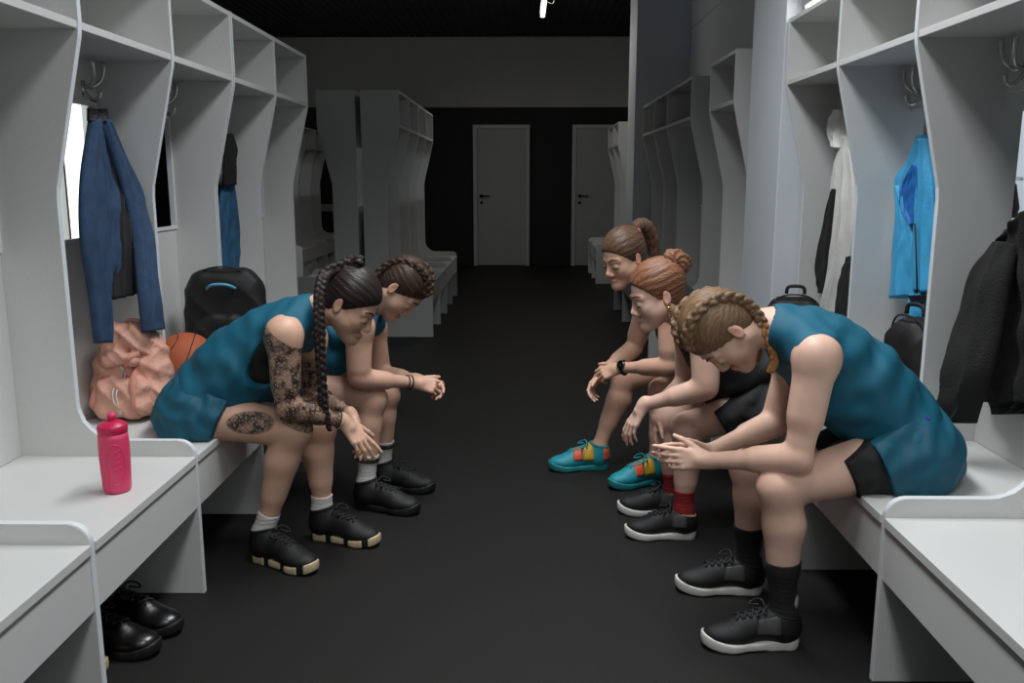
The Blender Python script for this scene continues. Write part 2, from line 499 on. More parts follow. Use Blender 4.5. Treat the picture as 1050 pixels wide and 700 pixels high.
def field_mesh(f, name, origin=(0, 0, 0), relax=1):
    """surface nets"""
    D = f.D
    for i in range(3):
        idx = [slice(None)] * 3
        idx[i] = 0; D[tuple(idx)] = np.maximum(D[tuple(idx)], 1e-3)
        idx[i] = -1; D[tuple(idx)] = np.maximum(D[tuple(idx)], 1e-3)
    S = D < 0
    cnt = np.zeros(tuple(s - 1 for s in S.shape), np.uint8)
    for a in (0, 1):
        for b in (0, 1):
            for c in (0, 1):
                cnt += S[a:S.shape[0] - 1 + a, b:S.shape[1] - 1 + b, c:S.shape[2] - 1 + c]
    act = (cnt > 0) & (cnt < 8)
    cells = np.argwhere(act)
    idm = np.full(act.shape, -1, np.int32)
    idm[act] = np.arange(len(cells))
    corners = np.array([(a, b, c) for a in (0, 1) for b in (0, 1) for c in (0, 1)])
    vals = np.stack([D[tuple((cells + o).T)] for o in corners], 1)
    acc = np.zeros((len(cells), 3)); num = np.zeros(len(cells))
    for i in range(8):
        for j in range(i + 1, 8):
            if np.abs(corners[i] - corners[j]).sum() != 1: continue
            a, b = vals[:, i], vals[:, j]
            cr = (a < 0) != (b < 0)
            t = np.where(cr, a / np.where(cr, a - b, 1), 0)
            acc += np.where(cr[:, None], corners[i] + t[:, None] * (corners[j] - corners[i]), 0)
            num += cr
    P = f.lo + f.h * (cells + acc / np.maximum(num, 1)[:, None])
    quads = []
    for ax in range(3):
        o1, o2 = [(1, 2), (2, 0), (0, 1)][ax]
        sa = [slice(None)] * 3; sb = [slice(None)] * 3
        sa[ax] = slice(0, -1); sb[ax] = slice(1, None)
        A, B = S[tuple(sa)], S[tuple(sb)]
        e = np.argwhere(A != B)
        ok = (e[:, o1] > 0) & (e[:, o2] > 0) & (e[:, o1] < D.shape[o1] - 1) & (e[:, o2] < D.shape[o2] - 1)
        e = e[ok]
        if not len(e): continue
        u = np.zeros(3, int); u[o1] = 1
        v = np.zeros(3, int); v[o2] = 1
        q = np.stack([idm[tuple((e - u - v).T)], idm[tuple((e - v).T)], idm[tuple(e.T)], idm[tuple((e - u).T)]], 1)
        fl = ~A[tuple(e.T)]
        q[fl] = q[fl][:, ::-1]
        quads.append(q)
    Q = np.concatenate(quads)
    if relax:
        E = np.concatenate([Q[:, [0, 1]], Q[:, [1, 2]], Q[:, [2, 3]], Q[:, [3, 0]]])
        for _ in range(relax):
            s = np.zeros_like(P); c = np.zeros(len(P))
            for k in range(3):
                s[:, k] = np.bincount(E[:, 0], P[E[:, 1], k], len(P)) + np.bincount(E[:, 1], P[E[:, 0], k], len(P))
            c = np.bincount(E[:, 0], minlength=len(P)) + np.bincount(E[:, 1], minlength=len(P))
            P = P + .5 * (s / np.maximum(c, 1)[:, None] - P)
    P = P - np.asarray(origin)
    me = bpy.data.meshes.new(name)
    me.vertices.add(len(P)); me.vertices.foreach_set('co', P.astype(F32).ravel())
    me.loops.add(Q.size); me.loops.foreach_set('vertex_index', Q.astype(np.int32).ravel())
    me.polygons.add(len(Q))
    me.polygons.foreach_set('loop_start', np.arange(0, Q.size, 4, dtype=np.int32))
    me.polygons.foreach_set('loop_total', np.full(len(Q), 4, np.int32))
    me.update(calc_edges=True); me.validate()
    me.polygons.foreach_set('use_smooth', np.ones(len(me.polygons), bool))
    return me

def coords(me):
    a = np.empty(len(me.vertices) * 3, F32); me.vertices.foreach_get('co', a)
    return a.reshape(-1, 3).astype(float)

def vattr(me, name, vals):
    at_ = me.attributes.new(name, 'FLOAT', 'POINT')
    at_.data.foreach_set('value', np.asarray(vals, F32))

def bvh(me):
    vs_ = [tuple(v) for v in coords(me)]
    return BVHTree.FromPolygons(vs_, [tuple(p.vertices) for p in me.polygons])

def solid(name, prims, h, m, parent=None, origin=(0, 0, 0), inf=0.0, after=None, relax=1, pad=.02):
    lo = np.min([bounds(p, inf)[0] for p in prims], 0) - pad
    hi = np.max([bounds(p, inf)[1] for p in prims], 0) + pad
    f = Field(lo, hi, h)
    put(f, prims, inf)
    if after: after(f)
    return link(name, field_mesh(f, name, origin, relax), m, parent)

# ------------------------------------------------------------------ people
def skin_mat(name, base, lip, tattoo=False):
    m = mat(name, base, 0.48, noise=(22, 0.1), sub=0.12, spec=0.4, bump=(240, 0.04))
    nt = m.node_tree; b = nt.nodes['Principled BSDF']
    src = b.inputs['Base Color'].links[0].from_socket
    def over(src, attr, col, fac=1.0, pattern=None):
        an = nt.nodes.new('ShaderNodeAttribute'); an.attribute_name = attr
        f = an.outputs['Fac']
        if pattern is not None:
            mu = nt.nodes.new('ShaderNodeMath'); mu.operation = 'MULTIPLY'
            nt.links.new(f, mu.inputs[0]); nt.links.new(pattern, mu.inputs[1]); f = mu.outputs[0]
        mx = nt.nodes.new('ShaderNodeMix'); mx.data_type = 'RGBA'
        mx.inputs['B'].default_value = (*col, 1)
        nt.links.new(f, mx.inputs['Factor']); nt.links.new(src, mx.inputs['A'])
        return mx.outputs['Result']
    src = over(src, 'lip', lip)
    src = over(src, 'flush', tuple(c * k for c, k in zip(base, (1.02, .72, .68))))
    if tattoo:
        tc = nt.nodes.new('ShaderNodeTexCoord')
        vo = nt.nodes.new('ShaderNodeTexVoronoi'); vo.feature = 'DISTANCE_TO_EDGE'
        vo.inputs['Scale'].default_value = 95
        nz = nt.nodes.new('ShaderNodeTexNoise'); nz.inputs['Scale'].default_value = 34; nz.inputs['Detail'].default_value = 6
        nt.links.new(tc.outputs['Object'], vo.inputs['Vector']); nt.links.new(tc.outputs['Object'], nz.inputs['Vector'])
        r1 = nt.nodes.new('ShaderNodeMapRange'); r1.inputs[1].default_value = .0; r1.inputs[2].default_value = .34; r1.inputs[3].default_value = 1.0; r1.inputs[4].default_value = .42
        nt.links.new(vo.outputs['Distance'], r1.inputs[0])
        r2 = nt.nodes.new('ShaderNodeMapRange'); r2.inputs[1].default_value = .38; r2.inputs[2].default_value = .62; r2.inputs[3].default_value = .6; r2.inputs[4].default_value = 1.25
        nt.links.new(nz.outputs['Fac'], r2.inputs[0])
        mu = nt.nodes.new('ShaderNodeMath'); mu.operation = 'MULTIPLY'; mu.use_clamp = True
        nt.links.new(r1.outputs[0], mu.inputs[0]); nt.links.new(r2.outputs[0], mu.inputs[1])
        src = over(src, 'tattoo', srgb(34, 32, 30), pattern=mu.outputs[0])
    nt.links.new(src, b.inputs['Base Color'])
    return m

M['skin_fair'] = skin_mat('fair_skin', srgb(232, 190, 168), srgb(200, 124, 114))
M['skin_rosy'] = skin_mat('rosy_skin', srgb(234, 192, 172), srgb(206, 128, 118))
M['skin_warm'] = skin_mat('warm_skin', srgb(226, 180, 154), srgb(194, 118, 106))
M['skin_tan'] = skin_mat('tattooed_skin', srgb(222, 178, 152), srgb(186, 106, 96), True)
M['skin_mid'] = skin_mat('medium_skin', srgb(220, 176, 152), srgb(186, 108, 98))

def hair_mat(name, c1, c2):
    """strands: noise stretched along the growth direction stored on each hair mesh"""
    m = mat(name, c1, 0.45, spec=0.4)
    nt = m.node_tree; b = nt.nodes['Principled BSDF']
    an = nt.nodes.new('ShaderNodeAttribute'); an.attribute_name = 'strand'
    mp = nt.nodes.new('ShaderNodeMapping'); mp.inputs['Scale'].default_value = (420, 22, 420)
    nt.links.new(an.outputs['Vector'], mp.inputs['Vector'])
    n = nt.nodes.new('ShaderNodeTexNoise'); n.inputs['Scale'].default_value = 1.0; n.inputs['Detail'].default_value = 3
    nt.links.new(mp.outputs['Vector'], n.inputs['Vector'])
    rp = nt.nodes.new('ShaderNodeMapRange'); rp.inputs[1].default_value = .35; rp.inputs[2].default_value = .68
    nt.links.new(n.outputs['Fac'], rp.inputs[0])
    mx = nt.nodes.new('ShaderNodeMix'); mx.data_type = 'RGBA'
    mx.inputs['A'].default_value = (*c1, 1); mx.inputs['B'].default_value = (*c2, 1)
    nt.links.new(rp.outputs[0], mx.inputs['Factor']); nt.links.new(mx.outputs['Result'], b.inputs['Base Color'])
    bp = nt.nodes.new('ShaderNodeBump'); bp.inputs['Strength'].default_value = .7; bp.inputs['Distance'].default_value = .004
    nt.links.new(n.outputs['Fac'], bp.inputs['Height']); nt.links.new(bp.outputs['Normal'], b.inputs['Normal'])
    return m

def strands(o, base, across=None, along=None, fn=None):
    """store the strand direction of a hair mesh"""
    P = coords(o.data) + base
    if fn is None:
        along = nrm(along); e = nrm(np.cross(along, V(.31, .83, .44)))
        g = np.cross(along, e)
        U = np.stack([P @ e, P @ along, P @ g], 1)
    else: U = fn(P)
    at_ = o.data.attributes.new('strand', 'FLOAT_VECTOR', 'POINT')
    at_.data.foreach_set('vector', U.astype(F32).ravel())
    return o

M['hair_black'] = hair_mat('black_brown_hair', srgb(30, 23, 21), srgb(52, 38, 32))
M['hair_dark'] = hair_mat('dark_brown_hair', srgb(48, 33, 26), srgb(82, 58, 44))
M['hair_brown'] = hair_mat('brown_hair', srgb(78, 56, 42), srgb(118, 88, 66))
M['hair_red'] = hair_mat('auburn_hair', srgb(112, 70, 48), srgb(158, 108, 78))
M['hair_blond'] = hair_mat('dark_blond_hair', srgb(104, 78, 56), srgb(152, 120, 88))
M['hair_gold'] = hair_mat('golden_hair_ends', srgb(168, 112, 66), srgb(204, 150, 96))
M['teal'] = mat('teal_jersey_fabric', srgb(0, 92, 116), 0.7, noise=(30, 0.12), bump=(500, 0.12))
M['teal_short'] = mat('teal_shorts_fabric', srgb(0, 84, 106), 0.65, noise=(24, 0.12), bump=(500, 0.1))
M['black_cloth'] = mat('black_fabric', srgb(21, 20, 21), 0.75, noise=(30, 0.2), bump=(400, 0.12))
M['black_knit'] = mat('black_knit', srgb(30, 29, 29), 0.85, bump=(300, 0.3))
M['white_knit'] = mat('white_knit', srgb(216, 212, 206), 0.85, bump=(260, 0.3, (.3, .3, 1.4)))
M['red_knit'] = mat('dark_red_knit', srgb(140, 30, 34), 0.85, bump=(260, 0.35))
M['grey_patch'] = mat('grey_knit_patch', srgb(150, 150, 148), 0.8)
M['shoe_black'] = mat('black_shoe_mesh', srgb(24, 23, 23), 0.6, noise=(60, 0.25), bump=(380, 0.2))
M['shoe_grey'] = mat('charcoal_shoe_panel', srgb(70, 68, 68), 0.6)
M['shoe_teal'] = mat('turquoise_shoe_mesh', srgb(24, 152, 166), 0.5, noise=(40, 0.25), bump=(300, 0.2))
M['sole_white'] = mat('white_rubber', srgb(214, 210, 204), 0.5)
M['sole_cream'] = mat('cream_rubber', srgb(206, 184, 150), 0.5)
M['sole_black'] = mat('black_rubber', srgb(26, 25, 25), 0.5)
M['sole_teal'] = mat('teal_rubber', srgb(30, 120, 122), 0.45)
M['yellow'] = mat('mustard_strap', srgb(206, 164, 40), 0.55)
M['orange'] = mat('orange_red_fabric', srgb(206, 84, 46), 0.55)
M['lace_black'] = mat('black_lace', srgb(38, 37, 37), 0.7)
M['lace_teal'] = mat('turquoise_lace', srgb(30, 140, 150), 0.7)
M['lace_tan'] = mat('tan_trim', srgb(190, 150, 110), 0.6)
M['gold'] = mat('gold_metal', srgb(220, 170, 90), 0.3, 1.0)
M['pink_band'] = mat('pink_hair_band', srgb(214, 130, 110), 0.6)
M['watch_glass'] = mat('black_watch_glass', srgb(12, 12, 14), 0.12, coat=.6)
M['lash'] = mat('dark_lash', srgb(34, 24, 20), 0.6)

SEAT_Z = 0.4515

class Head:
    """frame of a head: fw forward, c towards the camera side, up"""
    def __init__(s, F, ear, pitch, yaw=0.0, roll=0.0, scale=1.0):
        p, y, r = (math.radians(v) for v in (pitch, yaw, roll))
        f0 = V(F * math.cos(y), -math.sin(y), 0)
        c0 = V(-F * math.sin(y), -math.cos(y), 0)
        z = V(0, 0, 1)
        s.fw = math.cos(p) * f0 - math.sin(p) * z
        u0 = math.sin(p) * f0 + math.cos(p) * z
        s.c = math.cos(r) * c0 + math.sin(r) * u0
        s.up = math.cos(r) * u0 - math.sin(r) * c0
        s.R = np.array([s.fw, s.c, s.up]); s.s = scale
        s.o = np.asarray(ear) - s.vec(-.008, .074, -.012)
    def vec(s, f, c, u): return s.s * (f * s.fw + c * s.c + u * s.up)
    def p(s, f, c, u): return s.o + s.vec(f, c, u)
    def loc(s, P):
        return (P - s.o) @ s.R.T / s.s
    def skull(s, neck):
        q = s.s; R = s.R
        E = lambda o, r, k: ell(s.p(*o), R, [v * q for v in r], k * q)
        C = lambda a, b, ra, rb, k: cap(s.p(*a), s.p(*b), ra * q, rb * q, k * q)
        out = [E((-.008, 0, .036), (.093, .073, .083), .01), E((.038, 0, -.028), (.052, .058, .083), .03),
               cap(s.p(-.02, 0, -.04), neck, .052 * q, .052, .03)]
        for g in (-1, 1):
            out += [C((.0, g * .05, -.05), (.07, g * .014, -.098), .022, .018, .03),
                    C((.05, g * .036, -.035), (.045, g * .04, -.045), .027, .024, .025),
                    C((.083, g * .012, .016), (.07, g * .044, .014), .0085, .009, .014)]
        out += [C((.083, 0, -.1), (.079, 0, -.097), .0165, .017, .02)]
        return out
    def features(s):
        q = s.s; R = s.R
        C = lambda a, b, ra, rb, k: cap(s.p(*a), s.p(*b), ra * q, rb * q, k * q)
        out = [C((.087, 0, .004), (.104, 0, -.034), .0065, .0085, .010), C((.1035, 0, -.036), (.102, 0, -.039), .0105, .0105, .008)]
        for g in (-1, 1):
            out += [C((.098, g * .011, -.043), (.094, g * .013, -.044), .007, .0065, .006),
                    C((.0755, g * .032, -.009), (.0755, g * .034, -.009), .0145, .0145, .003),
                    C((.0955, g * .002, -.068), (.083, g * .021, -.0715), .0065, .0035, .004),
                    C((.0935, 0, -.079), (.083, g * .018, -.0755), .0075, .004, .004)]
            e = ell(s.p(-.012, g * .0745, -.010), np.array([s.fw * .96 + s.up * .2 + s.c * g * .22, s.c * g - s.fw * .22, s.up * .96 - s.fw * .2]), [.0165 * q, .0065 * q, .0285 * q], .004 * q)
            out += [e]
        return out
    def hollows(s):
        q = s.s
        out = []
        for g in (-1, 1):
            out.append(cap(s.p(.108, g * .033, -.006), s.p(.1, g * .05, -.006), .019 * q, .017 * q))
            out.append(ell(s.p(-.006, g * .0825, -.006), s.R, [.0105 * q, .0055 * q, .0185 * q]))
        return out
    def brows(s, tree, base, parent, m, lash):
        for g in (-1, 1):
            for nm, pts, r, mm in (('eyebrow', [(.09, .014, .019), (.085, .03, .025), (.07, .05, .019)], (.0032, .0036, .0018), m),
                                   ('eyelash', [(.09, .019, -.014), (.092, .032, -.0165), (.084, .048, -.0135)], (.0013, .002, .0015), lash)):
                P = smooth_path([s.p(a, g * b, c) for a, b, c in pts], 12)
                rr = np.interp(np.linspace(0, 1, 13), [0, .5, 1], r)
                Q = []
                for v in P:
                    hit = tree.find_nearest(Vector(v - base))
                    Q.append(np.array(hit[0]) + np.array(hit[1]) * .0006 if hit[0] is not None else v - base)
                link(nm, mesh_of(tube_bm(Q, list(rr * s.s), 6), nm, True), mm, parent)

def hand_prims(w, d, n, t, curls, spread=.06, thumb=(.6, .75, -.3), scale=.93, tcurl=.25):
    """w wrist, d towards the knuckles, n out of the back of the hand, t towards the thumb side"""
    d = nrm(d); n = nrm(n - d * (n @ d)); t0 = np.cross(d, n); t = t0 * (1 if t0 @ np.asarray(t) > 0 else -1)
    q = scale; out = []
    base = [(.027, .088), (.009, .091), (-.009, .087), (-.026, .079)]
    segs = [(.041, .025, .020), (.045, .028, .021), (.041, .026, .020), (.032, .020, .018)]
    rads = [(.0086, .0078, .0070, .0058), (.0088, .0080, .0072, .0060), (.0084, .0076, .0068, .0057), (.0076, .0068, .0060, .0050)]
    out.append(cap(w - d * .012, w + d * .03 * q, .0225, .0215, .012))
    for i in range(4):
        o, l = base[i]
        kn = w + (d * l + t * o) * q
        out.append(cap(w + (d * .012 + t * o * .45 - n * .002) * q, kn - n * .003, .0135 * q, .0105 * q, .010))
        a = 0.0; p = kn; dd = nrm(d + t * spread * (1.5 - i)); r = rads[i]
        for k in range(3):
            a += curls[i][k]
            v = nrm(dd * math.cos(a) - n * math.sin(a))
            e = p + v * segs[i][k] * q
            out.append(cap(p, e, r[k] * q, r[k + 1] * q, .0035 if k == 0 else .0025))
            p = e
    b = w + (d * .022 + t * .020 - n * .006) * q
    td = nrm(d * thumb[0] + t * thumb[1] + n * thumb[2])
    m1 = b + td * .042 * q
    out.append(cap(b, m1, .0145 * q, .0105 * q, .009))
    bd = nrm(td + tcurl * (d - n * .3)); m2 = m1 + bd * .032 * q
    out.append(cap(m1, m2, .0100 * q, .0090 * q, .004))
    bd = nrm(bd + tcurl * (d - n * .5)); out.append(cap(m2, m2 + bd * .026 * q, .0090 * q, .0066 * q, .003))
    return out

def leg_prims(hip, kn, an, toe, r=1.0):
    """thigh, knee, calf, ankle, foot"""
    sd = nrm(an - kn); back = nrm(np.cross(np.cross(sd, kn - hip), sd)) * -1
    if back @ (kn - hip) > 0: back = -back
    calf = kn + (an - kn) * .30 + back * .014
    out = [cap(hip, kn, .086 * r, .056 * r, .04), sph(kn + (kn - hip) / np.linalg.norm(kn - hip) * .006, .053 * r, .02),
           cap(kn, an, .047 * r, .032 * r, .02), cap(kn + (an - kn) * .1 + back * .006, calf, .043 * r, .049 * r, .03), cap(calf, kn + (an - kn) * .62 + back * .006, .049 * r, .036 * r, .03)]
    td = toe - an; td[2] = 0; td = nrm(td)
    out += [cap(an, an - td * .012 - V(0, 0, .045), .033, .027, .02), cap(an - td * .01 - V(0, 0, .05), an + td * .13 - V(0, 0, .062), .026, .020, .02)]
    return out

def arm_prims(sh, el, wr, r=1.0):
    v = nrm(el - sh); w = nrm(wr - el)
    return [cap(sh, el, .047 * r, .036 * r, .02), sph(sh + v * .01, .053 * r, .03), cap(sh + v * .05, sh + v * .16, .046 * r, .043 * r, .03),
            sph(el, .036 * r, .01), cap(el, wr, .037 * r, .0225 * r, .015), cap(el + w * .03, el + w * .11, .039 * r, .034 * r, .02)]

class Person:
    def __init__(s, name, F, Y0, joints, pitch, yaw, skin, label, h=.0036, roll=0, hs=1.0, group=None, r=1.0, benchx=None):
        s.F, s.Y0, s.h, s.r = F, Y0, h, r
        s.J = {k: (at(v[0], v[1], Y=Y0 + v[2]) if len(v) == 3 else np.array(v[1:], float)) for k, v in joints.items()}
        J = s.J
        s.head = Head(F, J['ear'], pitch, yaw, roll, hs)
        s.benchx = benchx
        pl = J['pelvis']
        s.base = V(pl[0], Y0, 0.0)
        s.name, s.label, s.skin = name, label, skin
        s.torso = s.torso_prims()
        s.legs = []
        s.arms = []
    def torso_prims(s):
        J, r = s.J, s.r
        pel, wa, ri, ch, ne = J['pelvis'], J['waist'], J['ribs'], J['chest'], J['neck']
        sp = nrm(ch - pel); s.front = nrm(s.F * V(sp[2], 0, -sp[0]))
        fr = s.front
        out = [cap(J['hipN'], J['hipF'], .098 * r, .098 * r, .04), cap(pel, wa, .105 * r, .092 * r, .05, 1.35), cap(wa, ri, .09 * r, .096 * r, .05, 1.38),
               cap(ri, ch, .098 * r, .096 * r, .05, 1.42), cap(ch, ne, .09 * r, .052 * r, .05, 1.3)]
        for g, hp in ((-1, 'hipN'), (1, 'hipF')):
            out.append(sph(J[hp] + V(-s.F * .035, g * .0, -.005), .1 * r, .04))
            out.append(sph(ch + (ri - ch) * .45 + fr * .072 + V(0, g * .07, 0), .052 * r, .03))
        for sh in ('shN', 'shF'):
            out.append(cap(ch + (ne - ch) * .55, J[sh], .06 * r, .05 * r, .04))
            out.append(cap(ne + (s.head.p(-.03, 0, -.08) - ne) * .3, J[sh] + (ne - J[sh]) * .35, .045 * r, .042 * r, .03))
        return out
    def clip_seat(s, f):
        """flatten what presses on the bench"""
        X, Y, Z = f.full(); bx = s.benchx
        d = np.maximum(Z - F32(SEAT_Z), (X - F32(bx)) * F32(s.F))     # inside the bench: both negative
        f.D = np.maximum(f.D, -d)
    def body(s, hands, toes, attrs=None):
        J = s.J; h = s.h
        s.legs = [leg_prims(J['hip' + q], J['kn' + q], J['an' + q], toes[q], s.r) for q in 'NF']
        s.arms = [arm_prims(J['sh' + q], J['el' + q], J['wr' + q], s.r) for q in 'NF']
        allp = s.torso + s.legs[0] + s.legs[1] + s.arms[0] + s.arms[1] + s.head.skull(J['neck']) + hands['N'] + hands['F']
        lo = np.min([bounds(p, 0)[0] for p in allp], 0) - .005
        hi = np.max([bounds(p, 0)[1] for p in allp], 0) + .005
        f = Field(lo, hi, h)
        put(f, s.torso); 
        for L in s.legs:
            s.merge(f, L, .0, near=L[0][1], reach=.22, kmax=.05)
        put(f, s.head.skull(J['neck'])); put(f, s.head.features()); carve(f, s.head.hollows(), .006 * s.head.s)
        put(f, [p for i, p in enumerate(s.head.features()) if i in (3, 8)])
        s.clip_seat(f)
        for q, A in zip('NF', s.arms):
            s.merge(f, A + hands[q], .002, near=J['sh' + q], reach=.15, kmax=.045)
        me = field_mesh(f, s.name, s.base, 1)
        s.mesh = me
        P = coords(me) + s.base
        hl = s.head.loc(P)
        lip = np.clip(1.25 - (((hl[:, 0] - .092) / .02) ** 2 + (hl[:, 1] / .025) ** 2 + ((hl[:, 2] + .0735) / .0125) ** 2), 0, 1) ** .7
        lip *= (hl[:, 2] > -.088)
        vattr(me, 'lip', np.clip(lip * 1.3, 0, 1) * .6)
        fl = np.zeros(len(P))
        for q in 'NF':
            for jn, rr, a in (('kn' + q, .075, .35), ('el' + q, .06, .4)):
                fl = np.maximum(fl, a * np.clip(1 - np.linalg.norm(P - J[jn], axis=1) / rr, 0, 1))
        ear = np.clip(1.3 - (((hl[:, 0] + .01) / .025) ** 2 + ((hl[:, 2] + .012) / .038) ** 2), 0, 1) * (np.abs(hl[:, 1]) > .076)
        fl = np.maximum(fl, .45 * ear)
        fl = np.maximum(fl, .5 * np.clip(1 - ((hl[:, 0] - .108) / .02) ** 2 - (hl[:, 1] / .02) ** 2 - ((hl[:, 2] + .04) / .015) ** 2, 0, 1))
        vattr(me, 'flush', fl)
        vattr(me, 'tattoo', attrs(P) if attrs else np.zeros(len(P)))
        o = link(s.name, me, s.skin, None, s.base)
        tag(o, s.label, 'person')
        s.obj = o
        s.tree = bvh(me)
        return o
    def merge(s, f, prims, k0, near, reach, kmax):
        lo = np.min([bounds(p, 0)[0] for p in prims], 0) - .01
        hi = np.max([bounds(p, 0)[1] for p in prims], 0) + .01
        sl, c = f.sub(lo, hi)
        g = Field.__new__(Field)
        g.h = f.h; g.lo = np.array([f.ax[i][sl[i]][0] for i in range(3)], float)
        g.n = np.array(f.D[sl].shape); g.D = np.full(g.n, .25, F32); g.ax = [f.ax[i][sl[i]] for i in range(3)]
        put(g, prims)
        X, Y, Z = g.full()
        dn = np.sqrt((X - F32(near[0])) ** 2 + (Y - F32(near[1])) ** 2 + (Z - F32(near[2])) ** 2)
        k = np.maximum(F32(kmax) * np.clip(1.25 - dn / F32(reach), 0, 1), F32(max(k0, .001)))
        f.D[sl] = smin(f.D[sl], g.D, k)
    # ---- clothes
    def part(s, name, prims, h, m, inf=0.0, after=None, relax=1, parent=None):
        return solid(name, prims, h, m, parent or s.obj, s.base, inf, after, relax)
    def wrinkle(s, f, amp, waves):
        X, Y, Z = f.full()
        w = 0
        for (kx, ky, kz, ph, a) in waves:
            w = w + F32(a) * np.sin(F32(kx) * X + F32(ky) * Y + F32(kz) * Z + F32(ph) + F32(1.3) * np.sin(F32(kz * .45 + 9) * X - F32(kx * .4) * Z + F32(11) * Y))
        f.D = f.D + F32(amp) * w
    def jersey(s, m, hem=-.02, hole=.075, drop=.10, inf=.012, extra=(), neck_r=.062, waves=None, h=.0044, hole_dy=.05, name='jersey', back=.5, tip_dy=.02, tip_r=.82, fk=.55):
        J = s.J; fr = s.front
        sp = nrm(J['ribs'] - J['pelvis'])
        prims = list(s.torso) + list(extra)
        def after(f):
            s.wrinkle(f, .0022, waves or [(30, 8, 62 * s.F, .3, 1), (64, -26, 40 * s.F, 1.1, .8), (90, 30, -20 * s.F, 2.0, .5)])
            halfspace(f, J['pelvis'] + sp * hem, -sp)
            for q, g in (('N', -1), ('F', 1)):
                sh = J['sh' + q]
                dn = nrm(J['ribs'] - J['chest']) * drop * back + fr * drop * fk
                carve(f, [cap(sh + V(0, g * hole_dy, 0), sh + V(0, g * tip_dy, 0) + dn, hole, hole * tip_r, .01)], .006)
            hb = s.head.p(-.02, 0, -.05)
            carve(f, [cap(J['neck'] + (hb - J['neck']) * .28, hb, neck_r, neck_r * 1.1, .01), cap(J['neck'] + fr * .05 + (hb - J['neck']) * .25, hb + fr * .06, .055, .07, .01)], .006)
            s.clip_seat(f)
        return s.part(name, prims, h, m, inf, after)
    def shorts(s, m, t=.55, inf=.017, name='shorts', h=.0044, flare=.012, waves=None, drop=0.0, tilt=.3):
        J = s.J; sp = nrm(J['waist'] - J['pelvis'])
        prims = [p for p in s.torso[:2]] + [s.torso[5], s.torso[7]]
        for q in 'NF':
            a, b = J['hip' + q], J['kn' + q]
            e = a + (b - a) * (t + .15)
            prims.append(cap(a, e, .092 * s.r, (.073 + flare) * s.r, .03))
            prims.append(cap(J['pelvis'] * V(1, 0, 1) + V(0, a[1], 0) + s.front * .05, a + (b - a) * (t * .8) + V(0, 0, .012), .085 * s.r, .07 * s.r, .04))
            if drop: prims.append(cap(a - V(0, 0, drop * .3), e - V(0, 0, drop), .085 * s.r, (.05 + flare) * s.r, .04))
        def after(f):
            s.wrinkle(f, .0026, waves or [(80, 10, 46 * s.F, .8, 1), (42, 25, 90 * s.F, .1, .8), (120, -22, -40 * s.F, 2.0, .5)])
            a = (J['hipN'] + J['hipF']) / 2; b = (J['knN'] + J['knF']) / 2
            halfspace(f, a + (b - a) * t, nrm(b - a) - V(0, 0, tilt))
            halfspace(f, J['pelvis'] + sp * .14, sp)
            s.clip_seat(f)
        return s.part(name, prims, h, m, inf, after)
    def sock(s, q, m, top, name='sock', inf=.004):
        """top: fraction of the way from ankle to knee"""
        J = s.J; p0 = J['an' + q] + (J['kn' + q] - J['an' + q]) * top
        L = s.legs[0 if q == 'N' else 1]
        def after(f):
            halfspace(f, p0, J['kn' + q] - J['an' + q])
            X, Y, Z = f.full()
            f.D = f.D + F32(.0008) * np.sin(Z * F32(420))
            halfspace(f, (0, 0, .03), (0, 0, -1))
        return s.part(name, [cap(p[1], p[2], p[3], p[4], p[5], p[6]) for p in L[2:]], .0042, m, inf, after)
    def eyes(s, brow, lash):
        s.head.brows(s.tree, s.base, s.obj, brow, lash)

def braid(name, pts, r0, r1, n, m, parent, base, h=.003, k=.004):
    """plait: three strands woven along a path"""
    P = smooth_path(pts, n * 4)
    prims = []
    N = len(P)
    prev = None
    for st in range(3):
        Q = []
        for i, p in enumerate(P):
            d = nrm(P[min(i + 1, N - 1)] - P[max(i - 1, 0)])
            a = np.cross(d, V(0.1, 1, .05)); a = nrm(a); b = np.cross(d, a)
            r = r0 + (r1 - r0) * i / (N - 1)
            ph = i / 4 * math.pi * .95 + st * 2 * math.pi / 3
            Q.append((p + (a * math.sin(ph) * .75 + b * math.sin(2 * ph) * .4) * r, r * .62))
        for (p, ra), (q, rb) in zip(Q, Q[1:]):
            prims.append(cap(p, q, ra, rb, k * .5))
    o = solid(name, prims, h, m, parent, base)
    return strands(o, base, along=nrm(P[-1] - P[0]) + V(.35, .2, .1))

